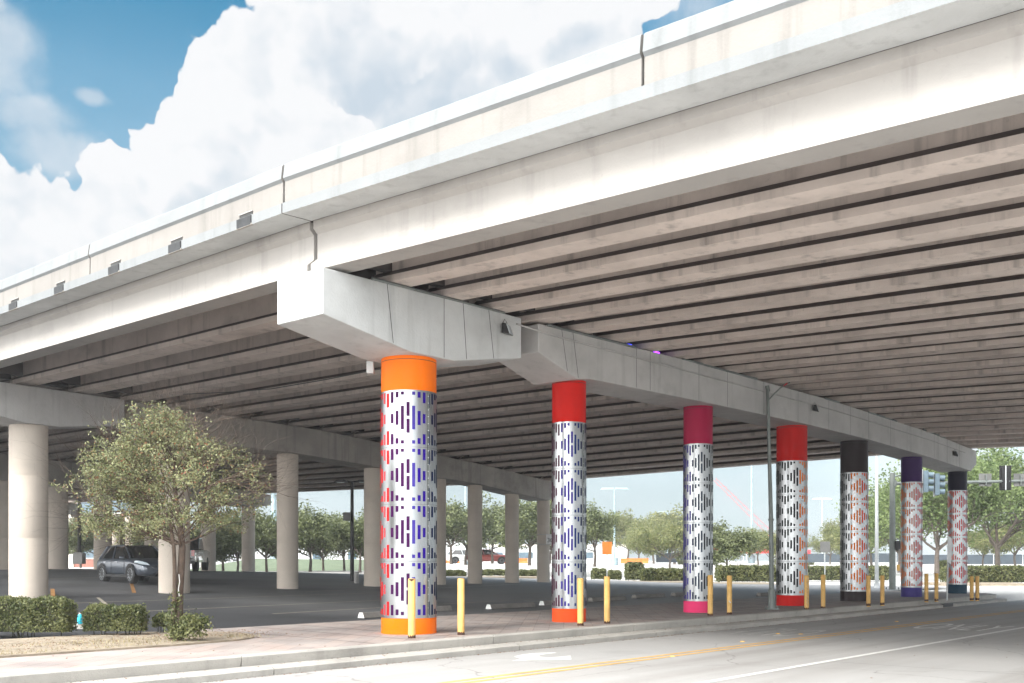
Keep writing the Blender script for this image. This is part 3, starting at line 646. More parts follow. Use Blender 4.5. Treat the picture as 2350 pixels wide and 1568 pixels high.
banded(TU[5], .765, 5.2, 4.39, .39, Pp['navy'], Pp['teal'], sq((-4, 'verm'), (0, 'crimson'), (16, 'red')), 'farthest banded column, navy top and teal base behind the leaning sign', .41)
# ------------------------------------------------------------------ bare columns
def bare(P, d, t, r, ztop, label):
    p = Vector(P)+Vector(d)*t; z = gz(p.x, p.y); m = MB()
    m.lathe([(r, -.3), (r, .0), (r, (ztop-z)*.34), (r-.004, (ztop-z)*.34+.01), (r, (ztop-z)*.34+.02), (r, (ztop-z)*.7), (r-.003, (ztop-z)*.7+.01), (r, (ztop-z)*.7+.02), (r, ztop-z+.06)], (0, 0, 0), 40)
    return tag(m.build('concrete_column', 'col', loc=(p.x, p.y, z)), label, 'column', 'bare concrete columns under the overpass')
bare(L1, d2, 0, .545, 5.48, 'thick pale bare column behind the long left hedge')
for x, r, zt, lb in ((400, .52, 5.55, 'thick bare column directly behind the street tree'), (660, .41, 5.5, 'bare column alone between the street tree and the twin-head lamp post'), (862, .50, 5.35, 'shaded bare column just left of the orange-banded column'),
                     (1004, .40, 5.15, 'bare column with whitened foot peeking out right of the orange-banded column'), (1090, .36, 5.06, 'tall bare column behind the second yellow bollard'), (1175, .36, 4.84, 'bare column between the red car and the white car'), (1247, .35, 4.6, 'sunlit end column carrying the number sign')):
    bare(L1, d2, hit(L1, d2, x), r, zt, lb)
for x, r, zt, lb in ((-60, .5, 5.4, 'bare column at the left edge, deep in the shade'), (8, .5, 5.3, 'dim bare column left of the thick pale column'), (133, .50, 5.3, 'dark bare column left of the lamp with the block footing'), (236, .47, 5.2, 'dark bare column right of the lamp with the block footing'), (350, .45, 5.1, 'dark bare column behind the grey car'), (478, .45, 5.0, 'bare column hidden among the street tree branches'), (570, .43, 4.95, 'bare column whose cap ends in the open, right of the street tree')):
    bare(P3, d3, hit(P3, d3, x), r, zt, lb)
for x, r, lb in ((-30, .45, 'far sunlit bare column at the left edge'), (24, .45, 'far sunlit bare column beside the thick pale column'), (262, .45, 'far bare column above the grey car roof'), (298, .4, 'far sunlit bare column above the grey car')):
    bare(P4, d4, hit(P4, d4, x), r, 5.3, lb)
# number sign on the end column
p = at(1262, 1238, 55.2); t = thing('number_sign', 'white number sign strapped to the sunlit end column', 'sign', p)
m = MB(); m.box((0, -.25, 0), (.42, .02, .52)); m.build('panel', 'signwhite', t)
m = MB(); m.box((-.3, .1, .26), (.75, .7, .025)); m.box((-.3, .1, -.26), (.75, .7, .025)); m.build('strap', 'capgrey', t)
def text(body, size, loc, mt, parent, rot=(R(90), 0, 0), name='lettering'):
    cu = bpy.data.curves.new(name, 'FONT'); cu.body = body; cu.align_x = 'CENTER'; cu.align_y = 'CENTER'; cu.size = size; cu.extrude = .002
    ob = bpy.data.objects.new('t', cu); COL.objects.link(ob); bpy.context.view_layer.update()
    me = bpy.data.meshes.new_from_object(ob.evaluated_get(bpy.context.evaluated_depsgraph_get())); bpy.data.objects.remove(ob)
    me.materials.clear(); me.materials.append(MT[mt] if isinstance(mt, str) else mt)
    o = bpy.data.objects.new(name, me); COL.objects.link(o); o.location = loc; o.rotation_euler = rot; o.parent = parent; return o
text('30', .32, (0, -.265, -.06), 'black', t)
# ------------------------------------------------------------------ bollards
BL = [(945, 1465, 'pale bollard with chipped rusty top standing against the orange base band'), (1058, 1457, 'pale bollard standing free right of the orange-banded column'),
      (1332, 1436, 'bollard overlapping the orange-red base band'), (1393, 1431, 'bollard right of the orange-red base band'), (1630, 1413, 'bollard overlapping the pink base band'), (1674, 1410, 'bollard with white scuff right of the pink base band'),
      (1851, 1399, 'bollard with white scrawl beside the scarlet base band'), (1889, 1396, 'bollard right of the scrawled bollard'), (1993, 1389, 'bollard touching the right side of the charcoal base band'), (2025, 1387, 'bollard in front of the signal mast foot'),
      (2126, 1379, 'bollard just right of the indigo base band'), (2149, 1378, 'bollard between the indigo base band and leaning sign'), (2230, 1376, 'bollard right of the teal base band'), (2243, 1376, 'last bollard of the row, at the corner')]
hts = [137, 129, 109, 108, 93, 89, 78, 77, 68, 66, 62, 62, 54, 54]
for i, (x, y, lb) in enumerate(BL):
    p = gp(x, y, 0); h = hts[i]*p.y/FOC; r = .067
    t = thing('bollard', lb, 'bollard', p, rnd.random()*6, 'yellow steel bollards along the kerb')
    m = MB(); m.lathe([(r, -.05), (r, h-.01), (r-.012, h)], (0, 0, 0), 20); m.build('post', 'bollard', t)
    m = MB()
    for k in range(20):     # chipped rusty foot
        a0, a1 = 2*math.pi*k/20, 2*math.pi*(k+1)/20; e0, e1 = .02+.05*abs(math.sin(k*1.7+i)), .02+.05*abs(math.sin((k+1)*1.7+i))
        q = r+.002; m.add([(q*math.cos(a0), q*math.sin(a0), -.02), (q*math.cos(a1), q*math.sin(a1), -.02), (q*math.cos(a1), q*math.sin(a1), e1), (q*math.cos(a0), q*math.sin(a0), e0)], [(0, 1, 2, 3)])
    m.build('rusty_foot', 'rust', t)
    if i == 0:
        t.rotation_euler.z = 0; m = MB()
        vs = [((r+.002)*math.cos(a), (r+.002)*math.sin(a), h-.012-d) for a, d in zip(np.linspace(-2.3, -.9, 7), (0, .03, .022, .045, .03, .02, 0))]; vt = [((r+.002)*math.cos(a), (r+.002)*math.sin(a), h-.008) for a in np.linspace(-2.3, -.9, 7)]
        m.add(vs+vt, [(k, k+1, k+8, k+7) for k in range(6)]); m.build('chipped_rim', 'rust', t)
    if i == 6:
        t.rotation_euler.z = 0; m = MB(); pts = []
        for k in range(26): a = -1.57+.42*math.sin(k*2.1); pts.append(((r+.004)*math.cos(a), (r+.004)*math.sin(a), .15+k*.03))
        m.tube(pts, .006, 4); m.build('scrawl', 'faded', t)
    if i == 5:
        t.rotation_euler.z = 0; m = MB(); m.tube([(.02, -r-.003, .30), (-.03, -r-.001, .36)], .012, 5); m.build('scuff', 'white', t)
# ------------------------------------------------------------------ wheel stops
def stop_mesh():
    m = MB(); pr = [(-.11, 0), (-.06, .13), (.06, .13), (.11, 0)]
    m.sweep(pr, [lambda a, b, x=x, k=k: Vector((x, a*k, b*k)) for x, k in ((-1.05, 1), (1.05, 1))]); return m
src = None
for (x, y, lb, wh) in [(825, 1416, 'weathered wheel stop left of the orange-banded column', 1), (906, 1407, 'wheel stop right behind the orange-banded column', 0), (1118, 1397, 'wheel stop with white end left of the red-banded column', 1), (1240, 1389, 'wheel stop with white end close beside the red-banded column', 1),
                       (1352, 1381, 'wheel stop right behind the red-banded column', 0), (1452, 1374, 'wheel stop midway between the red and magenta banded columns', 0), (1542, 1369, 'wheel stop just left of the magenta-banded column', 0), (1738, 1367, 'short dark wheel stop beside the galvanised street pole', 0)]:
    z = .03; p = gp(x, y, z); d = Vector((U.x, U.y)); c = p+Vector((U.x, U.y, 0))*1.05; c.z = gz(c.x, c.y)-.01
    t = thing('wheel_stop', lb, 'wheel stop', c, math.atan2(U.y, U.x)+R(3), 'concrete wheel stops')
    stop_mesh().build('block', 'stop', t, bevel=.015)
    if wh: e = MB(); e.add([(-1.054, -.11, 0), (-1.054, .11, 0), (-1.054, .06, .13), (-1.054, -.06, .13)], [(0, 3, 2, 1)]); e.build('painted_end', 'white', t)
# ------------------------------------------------------------------ vegetation
def mesh_np(name, V_, F_, mats, mi=None, parent=None, loc=None, kind=None):
    me = bpy.data.meshes.new(name); nv = len(V_); nf = len(F_)
    me.vertices.add(nv); me.vertices.foreach_set('co', V_.astype(np.float32).ravel())
    k = F_.shape[1]; me.loops.add(nf*k); me.loops.foreach_set('vertex_index', F_.astype(np.int32).ravel())
    me.polygons.add(nf); me.polygons.foreach_set('loop_start', np.arange(0, nf*k, k, dtype=np.int32))
    try: me.polygons.foreach_set('loop_total', np.full(nf, k, dtype=np.int32))
    except Exception: pass
    for q in mats: me.materials.append(MT[q])
    if mi is not None: me.polygons.foreach_set('material_index', mi.astype(np.int32))
    me.update(); me.validate()
    o = bpy.data.objects.new(name, me); COL.objects.link(o)
    if parent: o.parent = parent
    if loc is not None: o.location = loc
    if kind: o['kind'] = kind
    return o
def leaves(C, s0, s1, rs, up=.3):           # pointed leaf (kite) at each centre
    n = len(C); a = rs.normal(size=(n, 3)); a /= np.linalg.norm(a, axis=1)[:, None]
    b = rs.normal(size=(n, 3)); b[:, 2] += up; b -= a*(a*b).sum(1)[:, None]; b /= np.linalg.norm(b, axis=1)[:, None]
    s = rs.uniform(s0, s1, n)[:, None]
    V_ = np.stack([C-a*s*.5, C+b*s*.28-a*s*.05, C+a*s*.5, C-b*s*.28-a*s*.05], 1).reshape(-1, 3)
    return V_, np.arange(n*4).reshape(n, 4)
def grow(m, p, d, L, r, lev, maxlev, tips, rg, spread, kids, lift=.15, nseg=4):
    pts = [p.copy()]; rad = [r]; q = p.copy(); dd = d.copy()
    for k in range(nseg):
        dd = (dd+Vector((rg.gauss(0, .16), rg.gauss(0, .16), rg.gauss(0, .10)+lift*.3))).normalized(); q = q+dd*(L/nseg); pts.append(q.copy()); rad.append(r*(1-.55*(k+1)/nseg))
    m.tube(pts, rad, 7 if lev == 0 else (5 if lev < 2 else 4), caps=False)
    if lev >= maxlev-1:
        for k in range(1, len(pts)): tips.append((pts[k], lev))
    if lev < maxlev:
        for k in range(kids[lev]):
            f = rg.uniform(.35, 1.0) if k else 1.0; i = min(int(f*nseg), nseg-1); b = pts[i].lerp(pts[i+1], f*nseg-i)
            ax = Vector((rg.gauss(0, 1), rg.gauss(0, 1), rg.gauss(0, .55)+lift)).normalized(); nd = (dd*(1-spread)+ax*spread).normalized()
            grow(m, b, nd, L*rg.uniform(.58, .85), rad[i+1]*.72, lev+1, maxlev, tips, rg, spread, kids, lift, nseg)
# --- the street tree
def street_tree():
    base = gp(402, 1470, .03); k = base.y/FOC
    root = thing('street_tree', 'small wild-branched street tree in the planting bed before the overpass', 'tree', base)
    def L(x, y, dy=0): return Vector(((x-402)*k, dy, (1470-y)*k))
    rg = random.Random(5); m = MB()
    m.tube([L(412, 1478), L(411, 1420), L(410, 1370, .03), L(413, 1310, .05), L(416, 1255, .05), L(412, 1205, .03), L(405, 1150), L(398, 1090)], [.085, .07, .066, .062, .058, .05, .04, .028], 9, caps=False)
    m.tube([L(398, 1478, -.05), L(400, 1430, -.06), L(404, 1370, -.07), L(403, 1300, -.05), L(400, 1255, -.03), L(392, 1205, 0), L(372, 1160, .02), L(345, 1110)], [.045, .042, .04, .036, .033, .03, .024, .018], 8, caps=False)
    tips = []
    starts = [((410, 1210), (470, 1150)), ((413, 1255), (470, 1215)), ((410, 1200), (330, 1120)), ((400, 1255), (330, 1190)), ((402, 1130), (410, 1040)), ((404, 1150), (470, 1060)), ((404, 1160), (345, 1060)), ((392, 1205), (300, 1150)), ((412, 1230), (520, 1160)), ((345, 1110), (280, 1060)), ((398, 1090), (385, 1010)), ((398, 1100), (450, 1000)), ((345, 1115), (320, 1030)), ((416, 1245), (455, 1185)), ((412, 1200), (545, 1110)), ((372, 1160), (270, 1120)), ((415, 1250), (340, 1225)), ((398, 1095), (392, 1025)), ((400, 1085), (396, 1015)), ((405, 1250), (300, 1215)), ((400, 1240), (255, 1190)), ((405, 1180), (360, 1200)), ((398, 1060), (394, 1005)), ((345, 1110), (262, 1020)), ((470, 1120), (560, 1075)), ((330, 1190), (240, 1165))]
    for (a, b) in starts:
        for dy in (-.45, .45):
            if rg.random() < .18: continue
            p = L(*a, rg.uniform(-.03, .03)); e = L(*b, dy*rg.uniform(.3, 1.6)); d = e-p
            grow(m, p, d.normalized(), d.length, .018, 0, 3, tips, rg, .42, [5, 4, 3], .03)
    m.tube([L(398, 1095), L(402, 1040, .02), L(397, 990), L(393, 948)], [.014, .01, .006, .003], 5)
    m.build('trunk', 'bark', root)
    C = []; rs = np.random.RandomState(3); zt = (1470-938)*k
    for p, lev in tips:
        x, z = p.x/k+402, 1470-p.z/k
        # stay inside the lopsided crown outline seen in the photo
        ys = [940, 975, 1000, 1020, 1060, 1100, 1140, 1180, 1220, 1250]; j = rg.gauss(0, 9)
        lo = interp(z+j, ys, [388, 372, 325, 255, 228, 198, 202, 212, 235, 330]); hi = interp(z+j, ys, [402, 422, 455, 510, 572, 615, 600, 575, 525, 465])
        if z < 940 or z > 1262 or x < lo+j or x > hi+j: continue
        dens = rg.choice((0, 0, 2, 5, 10, 14))
        if z < 1030: dens = rg.choice((2, 5, 8))
        if x > 540: dens = rg.choice((1, 3, 6))
        if z > 1235: dens = 1
        for _ in range(dens): C.append(np.array(p)+rs.normal(size=3)*.04)
    for q in np.linspace(0, 1, 46): C += [np.array(L(lerp(404, 393, q)+rg.gauss(0, 7*(1.4-q)), lerp(1040, 948, q), rg.gauss(0, .05))) for _ in range(5)]
    C = np.array(C); print('street tree tips', len(tips), len(C))
    if len(C) > 34000: C = C[rs.permutation(len(C))[:34000]]
    V_, F_ = leaves(C, .028, .056, rs); mi = (rs.rand(len(F_)) < .09).astype(int)
    mesh_np('crown', V_, F_, ['leaf', 'leafr'], mi, root)
    # suckers round the foot
    C = []
    for cx, cy, sx, sz, n in ((440, 1436, 30, 22, 1500), (410, 1448, 18, 18, 500), (408, 1390, 10, 30, 260), (396, 1425, 9, 30, 180), (462, 1425, 16, 10, 350)):
        c = L(cx, cy, -.05); C.append(np.array(c)+rs.normal(size=(n, 3))*np.array([sx*k*.55, .12, sz*k*.55]))
    C = np.concatenate(C); C = C[C[:, 2] > .0]
    V_, F_ = leaves(C, .035, .075, rs); mesh_np('suckers', V_, F_, ['hedge'], None, root)
    # torn tape round the trunk
    t = MB(); t.tube([L(414, 1318, -.08), L(416, 1335, -.085), L(413, 1352, -.085), L(415, 1368, -.085)], .007, 4); t.build('tape', 'signwhite', root)
street_tree()
# --- hedges and shrubs
def hedge(c, size, rz, label, n, name='hedge', mt='hedge', cat='hedge', s=(.03, .06), rough=.05, group=None, open_foot=.08):
    root = thing(name, label, cat, c, rz, group); sx, sy, sz = size; rs = np.random.RandomState(int(abs(c[0])*100) % 9999+n % 97)
    m = MB(); core = []
    m.hexa([(-sx*.46, -sy*.42, open_foot), (sx*.46, -sy*.42, open_foot), (sx*.46, sy*.42, open_foot), (-sx*.46, sy*.42, open_foot), (-sx*.46, -sy*.42, sz*.93), (sx*.46, -sy*.42, sz*.93), (sx*.46, sy*.42, sz*.93), (-sx*.46, sy*.42, sz*.93)])
    for k in range(int(sx*7)+3):
        x, y = rs.uniform(-sx*.45, sx*.45), rs.uniform(-sy*.4, sy*.4); m.tube([(x, y, -.03), (x+rs.normal()*.03, y, open_foot+.1)], .009, 4)
    m.build('twigs', 'hcore', root)
    fr = [sx*sz, sx*sz, sy*sz, sy*sz, sx*sy*1.2]; fr = np.array(fr)/sum(fr); C = []
    for face, q in enumerate(fr):
        k = int(n*q); a = rs.uniform(-1, 1, (k, 2)); d = np.abs(rs.normal(size=k))*-.5
        jag = rough*(np.sin(a[:, 0]*sx*4.1+face)+np.sin(a[:, 1]*5.3+a[:, 0]*sx*9))*.5+rs.normal(size=k)*rough*.55
        hx, hy, hz = sx/2, sy/2, sz
        zz = open_foot+(hz-open_foot)*(a[:, 1]*.5+.5)
        if face == 0: P = np.stack([a[:, 0]*hx, -hy-jag, zz], 1)
        elif face == 1: P = np.stack([a[:, 0]*hx, hy+jag, zz], 1)
        elif face == 2: P = np.stack([-hx-jag, a[:, 0]*hy, zz], 1)
        elif face == 3: P = np.stack([hx+jag, a[:, 0]*hy, zz], 1)
        else: P = np.stack([a[:, 0]*hx, a[:, 1]*hy, hz+jag*.8], 1)
        C.append(P)
    C = np.concatenate(C)
    # round the shoulders and thin the foot
    keep = rs.rand(len(C)) < np.clip((C[:, 2]-.0)/(sz*.35)+.25, .25, 1); C = C[keep]
    ex = np.clip((np.abs(C[:, 0])-(sx/2-.12))/.12, 0, 1); C[:, 2] -= ex**2*.06*np.clip(C[:, 2]/sz, 0, 1)
    V_, F_ = leaves(C, s[0], s[1], rs); mesh_np('foliage', V_, F_, [mt], None, root); return root
def hedge_px(x0, x1, ytop, ybase, z, depth, label, n, **kw):
    a, b = gp(x0, ybase, z), gp(x1, ybase, z); k = a.y/FOC; c = (a+b)/2; c.y += depth/2
    return hedge(c, ((x1-x0)*k, depth, (ybase-ytop)*k), 0, label, n, **kw)
hedge_px(-60, 148, 1378, 1461, .03, .45, 'long clipped hedge at the left edge in front of the thick pale column', 17000, rough=.045)
hedge_px(192, 318, 1396, 1458, .03, .4, 'lower clipped hedge between the long hedge and the street tree', 10000, rough=.05)
hedge_px(354, 382, 1409, 1452, .03, .22, 'tiny sparse shrub left of the street tree', 1500, name='shrub', cat='shrub', rough=.04, open_foot=.12)
# far hedges
FH = [(1008, 1065, 1312, 1323, .30, 'low far hedge piece right of the orange-banded column'), (1088, 1172, 1310, 1322, .3, 'low far hedge between two slim bare columns'), (1178, 1238, 1311, 1323, .3, 'low far hedge left of the sunlit end column'), (1362, 1391, 1308, 1330, .1, 'short far hedge right of the red-banded column'), (1399, 1424, 1312, 1331, .1, 'small cube-shaped far hedge next to the orange sign post'), (1440, 1475, 1293, 1332, .1, 'tall round-topped far hedge'), (1476, 1592, 1308, 1334, .1, 'long far hedge left of the magenta-banded column'),
      (1652, 1790, 1301, 1336, .05, 'long deep green far hedge right of the magenta-banded column'), (1840, 2045, 1302, 1333, .0, 'long far hedge behind the charcoal-banded column'), (2165, 2212, 1289, 1330, .0, 'round far shrub behind the leaning sign'), (2178, 2380, 1302, 1338, -.02, 'long far hedge at the right edge behind the last bollards'), (1560, 1600, 1287, 1296, .9, 'pale distant hedge left of the magenta-banded column'), (1782, 1868, 1284, 1300, .6, 'pale distant hedge behind the scarlet-banded column')]
for i, (x0, x1, yt, yb, z, lb) in enumerate(FH):
    hedge_px(x0, x1, yt, yb, z, 1.3, lb, int(2500+(x1-x0)*26), s=(.09, .19), rough=.07, open_foot=.03, group='hedges across the far street')
# low ground cover under the far hedges
m = MB()
for (x0, x1, yb, z) in ((1000, 1240, 1325, .3), (1362, 1600, 1337, .1), (1610, 1800, 1341, .05), (2160, 2400, 1341, 0)):
    a, b = gp(x0, yb, z), gp(x1, yb, z); m.hexa([(a.x, a.y, z-.2), (b.x, b.y, z-.2), (b.x, b.y+5, z-.2), (a.x, a.y+5, z-.2), (a.x, a.y, z), (b.x, b.y, z), (b.x, b.y+5, z+.02), (a.x, a.y+5, z+.02)])
m.build('verge', 'soil', kind='structure')
# --- far trees
def tree_src(name, seed, H, spread, mt, nleaf, sl, kids=(6, 5, 4), trunk=.28, flat=.7):
    rg = random.Random(seed); rs = np.random.RandomState(seed); m = MB(); tips = []
    root = thing(name, name, 'tree', (0, 0, 0))
    th = H*trunk; top = Vector((rg.uniform(-.2, .2), rg.uniform(-.2, .2), th)); r0 = H*.022
    m.tube([(0, 0, -.3), (0, 0, 0), top*.5+Vector((rg.uniform(-.1, .1), 0, 0)), top], [r0*1.25, r0*1.05, r0*.9, r0*.8], 8, caps=False)
    for k in range(6):
        a = k*math.pi/3+rg.uniform(-.4, .4); el = rg.uniform(.45, 1.25); d = Vector((math.cos(a)*math.cos(el), math.sin(a)*math.cos(el), math.sin(el)))
        grow(m, top*rg.uniform(.75, 1), d, H*rg.uniform(.30, .42)*(spread if el < .8 else 1), r0*.55, 0, 2, tips, rg, .5, list(kids), .22, 3)
    m.build('trunk', 'bark2', root)
    T = np.array([p for p, l in tips]); idx = rs.randint(0, len(T), nleaf)
    C = T[idx]+rs.normal(size=(nleaf, 3))*H*np.array([.055, .055, .045])
    # scale the crown to its height
    zmax = np.percentile(C[:, 2], 99.5); zmin = th*.75; C[:, 2] = np.where(C[:, 2] > zmin, zmin+(C[:, 2]-zmin)*(H-zmin)/(zmax-zmin), C[:, 2])
    C = C[C[:, 2] > th*.7]
    V_, F_ = leaves(C, sl[0], sl[1], rs); mesh_np('crown', V_, F_, [mt], None, root)
    return root
TS = [tree_src('oak_tree', 21, 5.4, 1.25, 'oak', 13000, (.14, .32)), tree_src('oak_tree', 34, 5.4, 1.15, 'oak', 13000, (.14, .32)), tree_src('oak_tree', 47, 5.4, 1.35, 'oak', 13000, (.14, .32))]
TP = [tree_src('pale_tree', 58, 5.0, 1.3, 'pale', 9000, (.14, .30)), tree_src('pale_tree', 63, 5.0, 1.2, 'pale', 9000, (.14, .30))]
TB = tree_src('shade_tree', 77, 10, 1.1, 'shade', 22000, (.18, .38), kids=(7, 6, 4), trunk=.22)
def put(src, x, ytop, ybase, Y, H0, label, group, used=set(), sxy=1.0):
    z = EYE+(HZ-ybase)*Y/FOC; H = (ybase-ytop)*Y/FOC; s = H/H0; loc = ((x-1175)*Y/FOC, Y, z)
    rz = rnd.random()*6.28
    if src.name in used: o = dup(src, label, loc, rz, (s*sxy, s*sxy, s))
    else: o = src; used.add(src.name); o.location = loc; o.rotation_euler = (0, 0, rz); o.scale = (s*sxy, s*sxy, s); o['label'] = label
    o['group'] = group; return o
oaks = [(185, 1195, 1298, 88, 'bushy oak behind the lamp with the block footing'), (222, 1175, 1300, 96, 'taller greener oak right of the lamp with the block footing'), (60, 1190, 1296, 96, 'oak glimpsed behind the thick pale column'), (290, 1200, 1300, 92, 'oak above the grey car windscreen'), (345, 1195, 1305, 88, 'oak behind the grey car bonnet'), (470, 1205, 1312, 78, 'low-limbed oak right of the street tree trunk'), (512, 1175, 1311, 84, 'light green oak left of the column whose cap ends in the open'),
        (545, 1200, 1312, 80, 'oak touching the left side of the column whose cap ends in the open'), (612, 1178, 1311, 82, 'oak between the two lone columns'), (640, 1215, 1308, 92, 'small oak tucked beside the lone column'), (712, 1168, 1308, 84, 'broad oak right of the lone column'), (742, 1195, 1308, 92, 'narrow oak behind the broad oak'), (790, 1190, 1304, 86, 'oak left of the twin-head lamp post'), (826, 1180, 1306, 80, 'oak right of the twin-head lamp post'), (1035, 1150, 1288, 96, 'big oak right of the orange-banded column'), (1068, 1165, 1290, 104, 'oak crown left of the tall bare column'), (1130, 1165, 1287, 96, 'oak between two slim bare columns'), (1215, 1140, 1290, 90, 'dense oak left of the sunlit end column'), (1262, 1180, 1288, 100, 'oak behind the sunlit end column'), (1365, 1165, 1294, 88, 'oak right of the red-banded column')]
for i, (x, yt, yb, Y, lb) in enumerate(oaks): put(TS[i % 3], x, yt, yb, Y, 5.4, lb, 'oaks beyond the parking lot', sxy=1.12)
pales = [(1440, 1180, 1288, 150, 'hazy tall tree right of the far light pole'), (1465, 1215, 1292, 120, 'small yellowish tree above the tall round-topped hedge'), (1500, 1190, 1288, 132, 'pale tree left of the yellow tree with white trunk'), (1538, 1205, 1312, 95, 'yellowish tree with a pale trunk left of the magenta-banded column'), (1548, 1170, 1290, 150, 'hazy tall tree left of the magenta-banded column'), (1740, 1215, 1292, 120, 'pale tree left of the galvanised street pole'), (1772, 1225, 1302, 105, 'pale tree behind the galvanised street pole'), (1905, 1225, 1292, 120, 'pale tree behind the grey sign'), (1935, 1195, 1290, 125, 'pale tree left of the charcoal-banded column'), (2000, 1180, 1300, 105, 'pale tree right of the charcoal-banded column'), (2255, 1215, 1298, 110, 'pale low tree right of the navy-banded column'), (2330, 1190, 1300, 105, 'pale tree at the right edge')]
for i, (x, yt, yb, Y, lb) in enumerate(pales): put(TP[i % 2], x, yt, yb, Y, 5.0, lb, 'pale trees across the far street', sxy=1.15)
put(TS[1], 1668, 1205, 1317, 76, 5.4, 'leaning open oak right of the magenta-banded column', 'oaks beyond the parking lot', sxy=1.25).rotation_euler = (R(4), R(-8), 1.0)
put(TB, 2150, 1040, 1310, 76, 10, 'big shade tree behind the purple and navy banded columns', 'shade trees at the right')
put(TB, 2290, 1025, 1308, 84, 10, 'big shade tree right of the navy-banded column', 'shade trees at the right')
put(TB, 2065, 1095, 1308, 92, 10, 'smaller shade tree behind the signal mast pole', 'shade trees at the right')
# --- dry grass and litter
rs = np.random.RandomState(9); C = []
for _ in range(9000):
    u, w = rs.uniform(-16, -2.6), rs.uniform(.72, 3.4); q = UW(u, w, .03)
    if math.sin(u*2.2)+math.sin(w*3.1+u)+rs.normal()*.8 > -.2 and (w < 2.4-.35*max(0, u+5)): C.append(q)
C = np.array([tuple(c) for c in C]); n = len(C); h = rs.uniform(.02, .07, n); a = rs.uniform(0, 6.28, n); ln = rs.normal(size=(n, 2))*.035
b = np.stack([np.cos(a)*.006, np.sin(a)*.006, np.zeros(n)], 1); tp = C+np.stack([ln[:, 0], ln[:, 1], h], 1)
V_ = np.stack([C-b, C+b, tp], 1).reshape(-1, 3); mesh_np('dry_grass', V_, np.arange(3*n).reshape(n, 3), ['grass'], None, kind='stuff')
C = []
for _ in range(1500): C.append(UW(rs.uniform(-8, -1.8), rs.normal(2.2, .8), .04))
for _ in range(900): C.append(UW(rs.uniform(-6, 25), -2.14-abs(rs.normal())*.035, -.272))
for _ in range(220): C.append(UW(rs.uniform(-9, 12), -1.78-abs(rs.normal())*.1, -.15))
for _ in range(160): C.append(UW(rs.uniform(-9, 30), rs.uniform(-1.4, 3), .008))
for _ in range(90): C.append(UW(rs.uniform(-14, 20), rs.uniform(-13, -2.3), -.272))
C = np.array([tuple(c) for c in C]); C = C[[not (.03 < c[2] and to_uw(c[0], c[1])[1] < .7) for c in C]]
V_, F_ = leaves(C, .02, .05, rs, 3); V_[:, 2] = np.repeat(C[:, 2], 4)+(V_[:, 2]-np.repeat(C[:, 2], 4))*.35; mesh_np('leaf_litter', V_, F_, ['litter'], None, kind='stuff')
# cyan bottle on the kerb block
p = gp(184, 1432, .12); t = thing('water_jug', 'cyan plastic jug standing between the two clipped hedges', 'jug', p)
m = MB(); m.lathe([(.05, 0), (.055, .03), (.055, .15), (.035, .19), (.02, .2)], (0, 0, 0), 14); m.build('body', 'cyan', t)
m = MB(); m.lathe([(.022, .2), (.022, .225)], (0, 0, 0), 12); m.build('lid', 'signwhite', t)
q = Vector(p)+Vector((.25, .1, -.06)); m = MB(); m.box((0, 0, 0), (1.1, .25, .12)); tag(m.build('concrete_block', 'kerb', loc=q, bevel=.02), 'low concrete block under the cyan jug', 'block')
